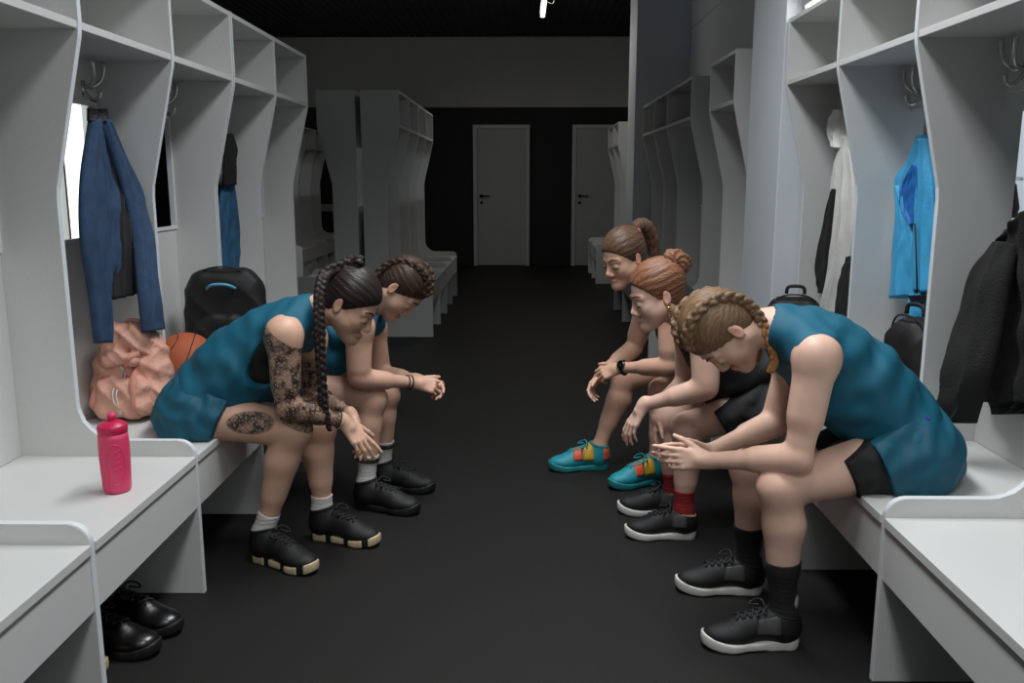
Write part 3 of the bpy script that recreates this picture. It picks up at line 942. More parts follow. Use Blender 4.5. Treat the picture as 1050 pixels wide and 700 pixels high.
def shoe(parent, base, heel, toe, ank, upper, sole, h=.0034, L=None, high=.105, name='shoe', sole_h=.028, collar=None, laces=None, cut=True, panel=None, tip=0.0, sole2=None):
    """heel, toe: ends of the sole on the ground"""
    heel = np.array(heel, float); toe = np.array(toe, float)
    d = toe - heel; d[2] = 0; d = nrm(d); L = L or np.linalg.norm((toe - heel)[:2])
    s = V(-d[1], d[0], 0); z = V(0, 0, 1)
    q = L / .27
    R = np.array([d, s, z])
    P = lambda a, b, c: heel + d * a * q + s * b * q + z * c
    E = lambda o, r, k=.02: ell(P(*o), R, [r[0] * q, r[1] * q, r[2]], k)
    up = [E((.045, 0, .055), (.047, .037, .052), .02), cap(P(.06, 0, .062), P(.165, 0, .05), .039 * q, .036 * q, .03),
          E((.200, .0, .038), (.066, .043, .032), .03), cap(P(.055, 0, .06), P(.05, 0, high), .041 * q, .041 * q, .02),
          cap(P(.085, 0, .085), P(.155, 0, .066), .026 * q, .024 * q, .02)]
    def after(f):
        halfspace(f, P(0, 0, sole_h - .006), -z)
        halfspace(f, P(.05, 0, high), z * 1.0 - d * .25, .006)
        carve(f, [cap(P(.055, 0, high - .03), P(.05, 0, high + .06), .034 * q, .037 * q)], .004)
    u = solid(name, up, h, upper, parent, base, 0, after)
    # sole
    fp = [(.04, .0, .036), (.085, .0, .033), (.13, .001, .035), (.19, .002, .045), (.228, .0, .038), (.24, 0, .028)]
    lo = heel.copy(); 
    xs = [P(a, b, 0) for a, b, r in fp]
    f = Field(np.min(xs, 0) - V(.06, .06, .012), np.max(xs, 0) + V(.06, .06, sole_h + .045), h)
    X, Y, Z = f.full()
    d2 = None
    for (a0, b0, r0), (a1, b1, r1) in zip(fp, fp[1:]):
        A, B = P(a0, b0, 0), P(a1, b1, 0)
        ab = (B - A)[:2]; t = np.clip(((X - F32(A[0])) * F32(ab[0]) + (Y - F32(A[1])) * F32(ab[1])) / F32(ab @ ab), 0, 1)
        dd = np.sqrt((X - F32(A[0]) - t * F32(ab[0])) ** 2 + (Y - F32(A[1]) - t * F32(ab[1])) ** 2) - (F32(r0 * q) + t * F32((r1 - r0) * q))
        d2 = dd if d2 is None else smin(d2, dd, .02)
    al = ((X - F32(heel[0])) * F32(d[0]) + (Y - F32(heel[1])) * F32(d[1])) / F32(q)
    rise = F32(.022) * np.clip((al - F32(.19)) / F32(.08), 0, 1) ** 2 + F32(.008) * np.clip((F32(.03) - al) / F32(.03), 0, 1) ** 2
    lift = F32(.006) * np.cos((al - F32(.02)) * F32(24))
    zc = F32(sole_h / 2) + rise * .8
    hh = F32(sole_h / 2) + lift * .5
    f.D = np.maximum(d2, np.abs(Z - zc) - hh) + 0 * X
    f.D = np.broadcast_to(f.D, f.n).copy()
    f.D = -smin(-f.D, -(d2 + np.abs(Z - zc) * F32(.3) - F32(.004)), .006)
    if sole2 is not None:      # only separate rubber pods show
        X_ = al
        f.D = np.maximum(f.D, (np.abs(np.sin((al - F32(.018)) * F32(math.pi / .072))) * F32(-.02) + F32(.0085)))
    link('sole', field_mesh(f, 'sole', base, 1), sole, u)
    if sole2 is not None:
        f2 = Field(f.lo, f.lo + f.h * (f.n - 1.5), h)
        X, Y, Z = f2.full()
        f2.D = np.broadcast_to(np.maximum(d2 + F32(.004), np.abs(Z - zc) - hh), f2.n).copy()
        link('midsole', field_mesh(f2, 'midsole', base, 1), sole2, u)
    tr = bvh(u.data)
    def surf(a, b, c, off=.002):
        o = P(a, 0, .05) - base
        v = P(a, b, c) - base - o
        hit = tr.ray_cast(Vector(o + v * 3), Vector(-v))
        if hit[0] is None: return P(a, b, c) - base
        return np.array(hit[0]) + np.array(hit[1]) * off
    if laces is not None:
        bm = bmesh.new()
        for i, a in enumerate((.105, .124, .143, .162)):
            for e in (-1, 1):
                pts = [surf(a + .018 * k / 6 * 1.0, e * (-.022 + .044 * k / 6), .1) for k in range(7)]
                tube_bm(pts, .0032, 6, bm)
        for e in (-1, 1):
            c0 = surf(.10, 0, .12)
            lp = [c0, c0 + d * .005 + s * e * .02 + z * .014, c0 + d * .02 + s * e * .04 + z * .004, c0 + d * .035 + s * e * .034 - z * .006, c0 + d * .015 + s * e * .012 + z * .004]
            tube_bm(smooth_path(lp, 14), .003, 6, bm)
        link('lace', mesh_of(bm, 'lace', True), laces, u)
    if collar is not None:
        pts = []
        for k in range(20):
            a = 2 * math.pi * k / 20
            pts.append(P(.05 + .0385 * math.cos(a) + .0, .0375 * math.sin(a), high - .002 + .25 * .038 * math.cos(a)) - base)
        link('collar', mesh_of(tube_bm(pts, .006, 8, closed=True), 'collar', True), collar, u)
    if panel is not None:
        for (nm, a0, a1, b0, b1, mm) in panel:
            # a strip of material lying over the upper from side to side
            for_rows = []
            bm = bmesh.new()
            nA, nB = 6, 14
            top = [[bm.verts.new(surf(a0 + (a1 - a0) * i / (nA - 1), math.sin(b0 + (b1 - b0) * j / (nB - 1)) * .08, .05 + math.cos(b0 + (b1 - b0) * j / (nB - 1)) * .08, .0022)) for j in range(nB)] for i in range(nA)]
            for i in range(nA - 1):
                for j in range(nB - 1):
                    bm.faces.new((top[i][j], top[i + 1][j], top[i + 1][j + 1], top[i][j + 1]))
            bmesh.ops.recalc_face_normals(bm, faces=list(bm.faces))
            bmesh.ops.solidify(bm, geom=list(bm.faces), thickness=.0035)
            link(nm, mesh_of(bm, nm, True), mm, u)
    return u

def hair_cap(P, m, line=((.078, .058), (.012, -.035)), bulk=1.0, extra=(), grooves=72, amp=.0016, h=.0034, back=True, low=-.095):
    H = P.head; q = H.s
    pr = [ell(H.p(-.012, 0, .040), H.R, [.100 * q * bulk, .0805 * q * bulk, .0885 * q * bulk], .01)]
    if back: pr.append(ell(H.p(-.038, 0, -.012), H.R, [.062 * q * bulk, .066 * q * bulk, .075 * q * bulk], .03))
    pr += list(extra)
    (f0, u0), (f1, u1) = line
    n = nrm(V(u0 - u1, 0, -(f0 - f1)))
    nw = H.fw * n[0] + H.up * n[2]
    def after(f):
        X, Y, Z = f.full()
        dx, dy, dz = X - F32(H.o[0]), Y - F32(H.o[1]), Z - F32(H.o[2])
        cc = dx * F32(H.c[0]) + dy * F32(H.c[1]) + dz * F32(H.c[2])
        uu = dx * F32(H.up[0]) + dy * F32(H.up[1]) + dz * F32(H.up[2])
        ff = dx * F32(H.fw[0]) + dy * F32(H.fw[1]) + dz * F32(H.fw[2])
        a = np.arctan2(cc, uu + F32(.01)) + F32(2.0) * ff * np.sin(ff * 20)
        f.D = f.D + F32(amp * .45) * (np.sin(a * F32(grooves) / 2 + 1.2 * np.sin(ff * 24)) + .5 * np.sin(a * F32(grooves) * .83 + ff * 14))
        # rounded hairline over the forehead, higher at the temples
        pl = (dx * F32(nw[0]) + dy * F32(nw[1]) + dz * F32(nw[2])) - F32((H.p(f0, 0, u0) - H.o) @ nw) + F32(2.2) * cc * cc - F32(.004)
        f.D = -smin(-f.D, -pl, .006)
        carve(f, [ell(H.p(-.004, g * .086, -.014), H.R, [.025 * q, .02 * q, .034 * q], .01) for g in (-1, 1)], .006)
        f.D = np.maximum(f.D, -(uu - F32(low)))
    o = solid('hair', pr, h, m, P.obj, P.base, 0, after, 1)
    def fn(Q):
        l = H.loc(Q)
        a = np.arctan2(l[:, 1], l[:, 2] + .015)
        return np.stack([a * .085 + .35 * l[:, 0] * np.sign(l[:, 1]) * np.clip(-l[:, 0] * 6, 0, 1), l[:, 0], .25 * np.hypot(l[:, 1], l[:, 2])], 1)
    return strands(o, P.base, fn=fn)

def foot(heel_px, toe_px):
    a = at(*heel_px, Z=0); b = at(*toe_px, Z=0)
    d = nrm(b - a); mid = (a + b) / 2
    return mid - d * .1325, mid + d * .1325

def ring_band(name, P, q, dist, r, th, m, w=None, parent=None):
    """a band around the forearm, dist metres up from the wrist"""
    wr, el = P.J['wr' + q], P.J['el' + q]
    d = nrm(el - wr); c = wr + d * dist
    a = nrm(np.cross(d, V(0.3, .2, 1))); b = np.cross(d, a)
    pts = [c + (a * math.cos(2 * math.pi * k / 28) + b * math.sin(2 * math.pi * k / 28)) * r - P.base for k in range(28)]
    return tube(name, pts, th, m, parent or P.obj, 8, True)

# ---------------- woman in front on the right: teal kit, dark blond braids
PX, PZ = None, None
f1n, f1f = foot((820, 660), (724, 662)), foot((783, 606), (697, 604))
def ank(ft): return ('w', *(ft[0] + nrm(ft[1] - ft[0]) * .052 + V(0, 0, .1)))
P = Person('person', -1, 2.41, dict(ear=(755, 341, -.075), neck=(806, 337, 0), chest=(842, 360, 0), ribs=(880, 388, 0), waist=(912, 420, 0), pelvis=(932, 457, 0),
    shN=(838, 364, -.165), shF=(815, 372, .165), elN=(818, 470, -.19), elF=(796, 433, .17), wrN=(727, 472, -.045), wrF=(727, 463, .05),
    hipN=(927, 466, -.09), hipF=(925, 466, .09), knN=(799, 499, -.16), knF=(768, 478, .14), anN=ank(f1n), anF=ank(f1f)),
    75, 8, M['skin_fair'], 'woman in teal jersey and black socks, bent over hands, sitting nearest on the right bench', h=.0032, benchx=RX, r=1.0)
J = P.J
hands = {'N': hand_prims(J['wrN'], V(-1, .12, .02), V(0, -1, .25), V(0, 0, 1), [(.1, .3, .2), (.25, .45, .3), (.35, .5, .4), (.45, .6, .4)], thumb=(.75, .55, -.2)),
         'F': hand_prims(J['wrF'], V(-1, -.15, .03), V(0, 1, .3), V(0, 0, 1), [(.05, .2, .15), (.2, .35, .3), (.35, .5, .4), (.4, .6, .5)], thumb=(.8, .55, -.2))}
P.body(hands, {'N': f1n[1], 'F': f1f[1]})
P.jersey(M['teal'], hem=-.03, hole=.066, drop=.10, back=.55, tip_dy=.03, tip_r=.7, extra=[cap(J['ribs'] + P.front * .07, J['waist'] + P.front * .05, .085, .08, .06, 1.3)])
jt = bvh([c for c in P.obj.children if c.name.startswith('jersey')][0].data)
hit = jt.find_nearest(Vector(at(966, 415, Y=2.2) - P.base))
nn = np.array(hit[1]); pp = np.array(hit[0])
link('emblem', mesh_of(tube_bm([pp - nn * .002, pp + nn * .0015], [.008, .0075], 16, flat=.7), 'emblem'), mat('violet_print', srgb(70, 60, 150), .5), [c for c in P.obj.children if c.name.startswith('jersey')][0])
P.shorts(M['teal_short'], t=.30, drop=.02)
P.shorts(M['black_cloth'], t=.52, inf=.006, name='under_shorts', flare=-.006)
for q, ft in (('N', f1n), ('F', f1f)):
    sk = P.sock(q, M['black_knit'], .42 if q == 'N' else .40)
    aa = J['an' + q]
    solid('heel_patch', [ell(aa + V(.022, 0, .035), np.eye(3), [.016, .031, .034], .01)], .004, M['grey_patch'], sk, P.base)
    shoe(P.obj, P.base, ft[0], ft[1], J['an' + q], M['shoe_black'], M['sole_white'], laces=M['lace_black'], high=.1, collar=M['black_cloth'],
         panel=[('side_panel', .07, .13, .55, 1.5, M['shoe_grey']), ('side_panel', .07, .13, -1.5, -.55, M['shoe_grey'])], L=.28)
hair_cap(P, M['hair_blond'], line=((.082, .05), (.03, -.03)))
P.eyes(M['hair_blond'], M['lash'])
H = P.head
for g in (1, -1):
    braid('braid', [H.p(.07, g * .03, .083), H.p(.03, g * .048, .112), H.p(-.03, g * .058, .108), H.p(-.085, g * .056, .06), H.p(-.098, g * .05, .0), H.p(-.08, g * .05, -.05), H.p(-.05, g * .055, -.085)], .013, .013, 9, M['hair_blond'], P.obj, P.base)
    braid('braid_end', [H.p(-.05, g * .055, -.085), H.p(.0, g * .062, -.125), H.p(.045, g * .06, -.15), H.p(.075, g * .055, -.15)], .013, .009, 5, M['hair_gold'], P.obj, P.base)
R1 = P

# ---------------- middle woman on the right: black kit, auburn bun
f2n, f2f = foot((712, 550), (643, 550)), foot((697, 528), (639, 525))
P = Person('person', -1, 3.10, dict(ear=(683, 306, -.075), neck=(706, 325, 0), chest=(730, 352, 0), ribs=(752, 377, 0), waist=('w', .96, 3.1, .66), pelvis=('w', 1.03, 3.1, .555),
    shN=(722, 342, -.165), shF=(707, 340, .165), elN=(724, 398, -.2), elF=(704, 392, .17), wrN=(660, 415, -.11), wrF=(675, 418, .10),
    hipN=('w', 1.02, 3.01, .545), hipF=('w', 1.02, 3.19, .545), knN=(704, 438, -.1), knF=(684, 428, .1), anN=ank(f2n), anF=ank(f2f)),
    20, 6, M['skin_rosy'], 'woman in black kit with auburn bun, earring and red socks, looking ahead on right bench', h=.0036, benchx=RX, r=.96)
J = P.J
hands = {'N': hand_prims(J['wrN'], V(-.5, 0, -.86), V(-.75, -.35, .45), V(-.1, 1, 0), [(.2, .3, .2), (.25, .35, .25), (.3, .4, .3), (.35, .4, .3)], thumb=(.8, .5, -.3)),
         'F': hand_prims(J['wrF'], V(-.05, 0, -1), V(-.9, .3, .1), V(-.2, -1, 0), [(.1, .25, .2), (.2, .3, .2), (.25, .35, .3), (.3, .4, .3)], thumb=(.8, .5, -.3))}
P.body(hands, {'N': f2n[1], 'F': f2f[1]})
P.jersey(M['black_cloth'], hem=-.02, hole=.062, drop=.05, neck_r=.055)
P.shorts(M['black_cloth'], t=.72, inf=.014, flare=.010, drop=.02)
for q, ft in (('N', f2n), ('F', f2f)):
    P.sock(q, M['red_knit'], .26)
    shoe(P.obj, P.base, ft[0], ft[1], J['an' + q], M['shoe_black'], M['sole_white'], laces=M['lace_black'], high=.098, collar=M['lace_tan'],
         panel=[('side_panel', .05, .1, .6, 1.5, M['shoe_grey'])])
H = P.head
hair_cap(P, M['hair_red'], line=((.074, .062), (.012, -.03)), amp=.002, grooves=56,
         extra=[ell(H.p(-.05, 0, .05), H.R, [.06, .07, .06], .03)])
P.eyes(M['hair_red'], M['lash'])
def bun(P, o, rad, m, name='hair_bun'):
    H = P.head; c = H.p(*o)
    def after(f):
        X, Y, Z = f.full()
        a = np.arctan2((Z - F32(c[2])), (X - F32(c[0])))
        r = np.sqrt((X - F32(c[0])) ** 2 + (Z - F32(c[2])) ** 2)
        f.D = f.D + F32(.0028) * np.sin(a * 6 + r * F32(190) + (Y - F32(c[1])) * F32(60)) + F32(.0012) * np.sin(a * 19 - r * 120)
    o = solid(name, [sph(c, rad, .01), sph(c + H.vec(.012, .012, .022), rad * .7, .015), sph(c + H.vec(-.02, -.01, -.012), rad * .75, .015), sph(c + H.vec(-.004, .02, -.018), rad * .6, .01), cap(H.p(o[0] * .7, 0, o[2] * .75), c, rad * .55, rad * .6, .02)], .0034, m, P.obj, P.base, 0, after)
    def fn(Q):
        d = Q - c
        a = np.arctan2(d[:, 2], d[:, 0]); r = np.linalg.norm(d, axis=1)
        return np.stack([r + .02 * np.sin(a * 2), a * .05 + r * .3, d[:, 1]], 1)
    return strands(o, P.base, fn=fn)
bun(P, (-.098, .0, .082), .047, M['hair_red'])
c0 = H.p(-.07, 0, .076)
ax = nrm(H.vec(-.7, 0, .7)); b1 = H.c; b2 = np.cross(ax, b1)
tube('hair_band', [c0 + (b1 * math.cos(k * math.pi / 10) + b2 * math.sin(k * math.pi / 10)) * .03 - P.base for k in range(20)], .008, M['pink_band'], P.obj, 8, True)
lathe('earring', [(.001, -.006), (.006, -.004), (.0075, 0), (.006, .004), (.001, .006)], M['gold'], P.obj, 12, H.p(-.004, .086, -.044) - P.base)
tube('ear_hoop', [H.p(-.006, .086, -.045) + V(math.cos(k * math.pi / 8) * .007, 0, -.018 + math.sin(k * math.pi / 8) * .011) - P.base for k in range(16)], .0017, M['gold'], P.obj, 6, True)
R2 = P

# ---------------- far woman on the right: ponytail, turquoise shoes
f3n, f3f = foot((682, 492), (629, 501)), foot((626, 479), (566, 482))
P = Person('person', -1, 3.68, dict(ear=(654, 266, -.06), neck=(674, 293, 0), chest=(690, 315, 0), ribs=(708, 343, 0), waist=('w', .93, 3.68, .66), pelvis=('w', 1.0, 3.68, .555),
    shN=(688, 317, -.165), shF=(665, 309, .165), elN=(686, 376, -.2), elF=(650, 357, .19), wrN=(637, 377, -.06), wrF=(618, 380, .05),
    hipN=('w', .99, 3.59, .545), hipF=('w', .99, 3.77, .545), knN=(679, 400, -.09), knF=(640, 388, .11), anN=ank(f3n), anF=ank(f3f)),
    22, 34, M['skin_warm'], 'woman with brown ponytail, wristwatch and turquoise shoes, farthest on the right bench', h=.0036, benchx=RX, r=.96)
J = P.J
hands = {'N': hand_prims(J['wrN'], V(-1, .25, -.35), V(-.3, -.75, .6), V(-.2, .4, 1), [(.55, .7, .4), (.65, .8, .4), (.7, .85, .4), (.75, .85, .4)], thumb=(.75, .5, -.2)),
         'F': hand_prims(J['wrF'], V(-.6, -.35, -.7), V(-.5, .6, .6), V(-.4, -.2, 1), [(.35, .55, .3), (.45, .6, .4), (.5, .7, .4), (.55, .7, .4)], thumb=(.75, .5, -.2))}
P.body(hands, {'N': f3n[1], 'F': f3f[1]})
P.jersey(M['black_cloth'], hem=-.02, hole=.062, drop=.05, neck_r=.055)
P.shorts(M['black_cloth'], t=.55, inf=.016)
for q, ft in (('N', f3n), ('F', f3f)):
    shoe(P.obj, P.base, ft[0], ft[1], J['an' + q], M['shoe_teal'], M['sole_teal'], laces=M['lace_teal'], high=.112, collar=M['lace_teal'], L=.285,
         panel=[('forefoot_strap', .128, .168, -1.5, 1.5, M['orange']), ('midfoot_strap', .082, .124, -1.55, 1.55, M['yellow']), ('heel_panel', .012, .04, -1.6, 1.6, M['orange'])])
H = P.head
hair_cap(P, M['hair_brown'], line=((.077, .056), (.012, -.035)), grooves=60)
P.eyes(M['hair_brown'], M['lash'])
tube('hair_band', [H.p(-.098, 0, .075) + (H.c * math.cos(k * math.pi / 10) + nrm(H.vec(.35, 0, 1)) * math.sin(k * math.pi / 10)) * .021 - P.base for k in range(20)], .007, M['pink_band'], P.obj, 8, True)
def ponytail(P, pts, rs, m):
    S = smooth_path([P.head.p(*p) for p in pts], 14)
    r = np.interp(np.linspace(0, 1, 15), np.linspace(0, 1, len(rs)), rs)
    pr = [cap(a, b, ra, rb, .015) for a, b, ra, rb in zip(S, S[1:], r, r[1:])]
    def after(f):
        X, Y, Z = f.full()
        f.D = f.D + F32(.0022) * np.sin(X * F32(330) + Z * F32(40) + Y * F32(160)) + F32(.0015) * np.sin(Y * F32(420) - Z * 30)
    return strands(solid('ponytail', pr, .0036, m, P.obj, P.base, 0, after), P.base, along=S[-1] - S[3])
ponytail(P, [(-.085, 0, .07), (-.115, 0, .09), (-.15, 0, .07), (-.165, 0, .01), (-.16, 0, -.06), (-.145, 0, -.1)], [.018, .022, .028, .027, .019, .007], M['hair_brown'])
ww = ring_band('watch_strap', P, 'N', .015, .0275, .0065, M['black_cloth'])
d_ = nrm(J['elN'] - J['wrN']); up_ = nrm(V(-.25, -.75, .6) - d_ * (V(-.25, -.75, .6) @ d_)); c_ = J['wrN'] + d_ * .015 + up_ * .031
link('watch_case', mesh_of(tube_bm([c_ - up_ * .006 - P.base, c_ + up_ * .003 - P.base, c_ + up_ * .006 - P.base], [.019, .019, .016], 24), 'watch_case', True), M['watch_glass'], ww)
R3 = P

# ---------------- woman in front on the left: tattooed arm, long black braid
g1n, g1f = foot((259, 570), (321, 588)), foot((321, 549), (382, 559))
P = Person('person', 1, 2.88, dict(ear=(347, 314, -.075), neck=(310, 322, 0), chest=(277, 347, 0), ribs=(242, 370, 0), waist=(214, 396, 0), pelvis=(203, 421, 0),
    shN=(291, 342, -.165), shF=(318, 345, .165), elN=(294, 416, -.18), elF=(322, 405, .17), wrN=(353, 432, -.09), wrF=(360, 426, .06),
    hipN=(206, 424, -.09), hipF=(206, 424, .09), knN=(302, 441, -.11), knF=(328, 438, .10), anN=ank(g1n), anF=ank(g1f)),
    38, 8, M['skin_tan'], 'woman with tattooed arm and long black braid, sitting nearest on the left bench', h=.0033, benchx=-1.0, r=.98)
J = P.J
hands = {'N': hand_prims(J['wrN'], V(.62, -.05, -.75), V(.55, -.6, .45), V(.5, .6, .4), [(-.1, .15, .1), (.2, .3, .2), (.3, .4, .3), (.4, .45, .3)], thumb=(.8, .5, -.1)),
         'F': hand_prims(J['wrF'], V(.45, -.2, -.85), V(.6, .6, .3), V(.5, -.6, .3), [(.3, .4, .3), (.3, .45, .3), (.4, .5, .3), (.4, .5, .3)], thumb=(.8, .5, -.3))}
def tats(Q):
    out = np.zeros(len(Q))
    for a, b, r, c0, c1 in ((J['shN'] + V(0, 0, .035), J['elN'], .085, -.02, 1.1), (J['elN'], J['wrN'], .07, -.15, .93), (J['elF'], J['wrF'], .06, .1, .95), (J['shF'], J['elF'], .065, .3, 1.0)):
        ab = b - a; t = (Q - a) @ ab / (ab @ ab)
        d = np.linalg.norm(Q - a - np.clip(t, 0, 1)[:, None] * ab, axis=1)
        out = np.maximum(out, (d < r) * np.clip((t - c0 + .05 * np.sin(Q[:, 1] * 130) * np.sin(Q[:, 0] * 110)) * 9, 0, 1) * np.clip((c1 - t) * 14, 0, 1))
    # tattooed patch on the outside of the near thigh
    th = J['hipN'] + (J['knN'] - J['hipN']) * .60 + V(0, -.07, .02)
    e = np.sqrt(((Q[:, 0] - th[0]) / .082) ** 2 + ((Q[:, 1] - th[1]) / .075) ** 2 + ((Q[:, 2] - th[2]) / .040) ** 2)
    out = np.maximum(out, np.clip((1 - e) * 9, 0, 1))
    hl = P.head.loc(Q)
    return out * (hl[:, 2] < -.16)
P.body(hands, {'N': g1n[1], 'F': g1f[1]}, tats)
P.jersey(M['teal'], hem=-.03, hole=.060, drop=.19, back=.80, fk=.42, hole_dy=.03, tip_dy=-.02, tip_r=1.0, extra=[cap(J['ribs'] + P.front * .05, J['waist'] + P.front * .05, .10, .09, .06, 1.3)], neck_r=.056)
P.jersey(M['black_cloth'], hem=.16, hole=.058, drop=.05, inf=.005, neck_r=.07, name='sports_top')
P.shorts(M['teal_short'], t=.30, flare=.018, drop=.02)
for q, ft in (('N', g1n), ('F', g1f)):
    P.sock(q, M['white_knit'], .20)
    shoe(P.obj, P.base, ft[0], ft[1], J['an' + q], M['shoe_black'], M['sole_cream'], laces=M['lace_black'], high=.115, collar=M['black_cloth'], sole2=M['sole_black'], L=.285)
H = P.head
hair_cap(P, M['hair_black'], line=((.08, .056), (.014, -.03)), grooves=64)
P.eyes(M['hair_black'], M['lash'])
bun(P, (-.066, .0, .112), .027, M['hair_black'], 'top_knot')
braid('braid', [H.p(-.066, .01, .118), at(336, 279, Y=2.82), at(329, 294, Y=2.78), at(327, 318, Y=2.755), at(328, 345, Y=2.745), at(329, 375, Y=2.74), at(331, 408, Y=2.735)], .0165, .013, 17, M['hair_black'], P.obj, P.base)
braid('braid_end', [at(331, 408, Y=2.735), at(334, 425, Y=2.735), at(338, 441, Y=2.735)], .013, .007, 4, M['hair_black'], P.obj, P.base)
ring_band('bracelet', P, 'N', .012, .0268, .0028, M['sole_cream'])
ring_band('bracelet', P, 'N', .022, .0272, .0022, M['black_cloth'])
L1 = P

# ---------------- woman behind her on the left: clasped hands, striped socks
g2n, g2f = foot((363, 518), (427, 527)), foot((385, 499), (438, 504))
P = Person('person', 1, 3.38, dict(ear=(403, 296, -.075), neck=(374, 312, 0), chest=(352, 336, 0), ribs=(328, 362, 0), waist=('w', -.98, 3.38, .65), pelvis=('w', -1.07, 3.38, .555),
    shN=(368, 334, -.165), shF=(382, 335, .165), elN=(368, 388, -.18), elF=(390, 384, .16), wrN=(424, 392, -.045), wrF=(428, 389, .05),
    hipN=('w', -1.05, 3.29, .545), hipF=('w', -1.05, 3.47, .545), knN=(382, 409, -.1), knF=(396, 404, .1), anN=ank(g2n), anF=ank(g2f)),
    60, 6, M['skin_mid'], 'woman in teal jersey with dark braids, hands clasped, second along the left bench', h=.0036, benchx=-1.0, r=.96)
J = P.J
hands = {'N': hand_prims(J['wrN'], V(1, .2, -.22), V(.1, -.8, .6), V(.2, .4, 1), [(.5, .6, .3), (.65, .7, .4), (.75, .8, .4), (.8, .8, .4)], thumb=(.8, .4, -.15)),
         'F': hand_prims(J['wrF'], V(1, -.25, -.2), V(.1, .8, .6), V(.2, -.4, 1), [(.45, .5, .3), (.6, .7, .4), (.7, .8, .4), (.8, .8, .4)], thumb=(.8, .4, -.15))}
P.body(hands, {'N': g2n[1], 'F': g2f[1]})
P.jersey(M['teal'], hem=-.02, hole=.064, drop=.09, neck_r=.056)
P.shorts(M['teal_short'], t=.5)
for q, ft in (('N', g2n), ('F', g2f)):
    s_ = P.sock(q, M['white_knit'], .36)
    for k, tt in enumerate((.315, .285)):
        a_, b_ = J['an' + q], J['kn' + q]
        c_ = a_ + (b_ - a_) * tt; d_ = nrm(b_ - a_)
        u_ = nrm(np.cross(d_, V(0, 1, 0))); v_ = np.cross(d_, u_)
        pts = []
        trs = bvh(s_.data)
        for i in range(32):
            e_ = u_ * math.cos(2 * math.pi * i / 32) + v_ * math.sin(2 * math.pi * i / 32)
            hit = trs.ray_cast(Vector(c_ + e_ * .2 - P.base), Vector(-e_))
            pts.append(np.array(hit[0]) if hit[0] is not None else c_ + e_ * .04 - P.base)
        tube('sock_stripe', pts, .0042, M['black_knit'], s_, 8, True)
    shoe(P.obj, P.base, ft[0], ft[1], J['an' + q], M['shoe_black'], M['sole_black'], laces=M['lace_black'], high=.115, collar=M['black_cloth'], L=.285,
         panel=[('side_panel', .06, .12, .6, 1.5, M['shoe_grey'])])
H = P.head
hair_cap(P, M['hair_dark'], line=((.082, .052), (.022, -.03)), grooves=60)
P.eyes(M['hair_dark'], M['lash'])
for g in (1, -1):
    braid('braid', [H.p(.075, g * .03, .075), H.p(.02, g * .045, .118), H.p(-.04, g * .052, .105), H.p(-.092, g * .05, .05), H.p(-.095, g * .055, -.02), H.p(-.06, g * .07, -.085), H.p(.0, g * .075, -.13), H.p(.05, g * .07, -.15)], .013, .009, 12, M['hair_dark'], P.obj, P.base)
ring_band('bracelet', P, 'N', .03, .0262, .0025, M['black_cloth'])
ring_band('bracelet', P, 'N', .014, .0255, .003, M['black_knit'])
L2 = P
print('people built', round(time.time() - T0, 1), 's')

# ------------------------------------------------------------------ things on the benches, hooks and floor
M['pink'] = mat('pink_plastic', srgb(226, 66, 108), 0.42, bump=(200, .03))
M['pink_lid'] = mat('crimson_plastic', srgb(200, 34, 80), 0.35)
M['pink_nylon'] = mat('pale_pink_nylon', srgb(226, 168, 146), 0.6, noise=(14, 0.14), bump=(46, 0.5))
M['pink_strap'] = mat('dusty_pink_webbing', srgb(206, 142, 120), 0.7, bump=(200, .2))
M['ball'] = mat('orange_basketball', srgb(190, 96, 58), 0.6, noise=(20, 0.12), bump=(420, 0.35))
M['seam'] = mat('black_rubber_seam', srgb(30, 22, 20), 0.6)
M['pack_black'] = mat('black_nylon', srgb(26, 24, 24), 0.6, noise=(30, 0.25), bump=(260, 0.25))
M['pack_blue'] = mat('pale_blue_webbing', srgb(96, 170, 206), 0.5)
M['navy'] = mat('slate_blue_fleece', srgb(50, 74, 104), 0.9, noise=(26, 0.28), bump=(180, 0.3))
M['lining'] = mat('black_lining', srgb(28, 27, 30), 0.7, noise=(20, 0.2), bump=(160, 0.2))
M['jean'] = mat('mid_blue_fleece', srgb(44, 92, 128), 0.9, noise=(26, 0.3), bump=(180, 0.3))
M['sky'] = mat('light_blue_softshell', srgb(62, 164, 214), 0.6, noise=(16, 0.14), bump=(120, 0.2))
M['sky_in'] = mat('deep_blue_lining', srgb(22, 104, 180), 0.6, noise=(16, 0.14))
M['white_cloth'] = mat('white_fleece', srgb(222, 220, 214), 0.85, noise=(24, 0.06), bump=(120, 0.25))
M['jacket_black'] = mat('black_brown_fleece', srgb(25, 23, 22), 0.9, noise=(26, 0.25), bump=(160, 0.35))
M['boot'] = mat('polished_black_leather', srgb(14, 12, 12), 0.3, coat=.15, bump=(40, .12))
M['tan'] = mat('tan_suede', srgb(176, 142, 104), 0.8, noise=(40, .2))

# pink sports bottle
bo = V(-1.103, 2.235, ZS + .0006)
t = thing('sports_bottle', bo, 'pink sports bottle with push-pull lid standing on the left bench', 'bottle')
bm_ = lathe('body', [(.028, .0), (.034, .003), (.036, .012), (.0378, .05), (.0392, .09), (.0395, .125), (.0385, .15), (.037, .166)], M['pink'], t, 40)
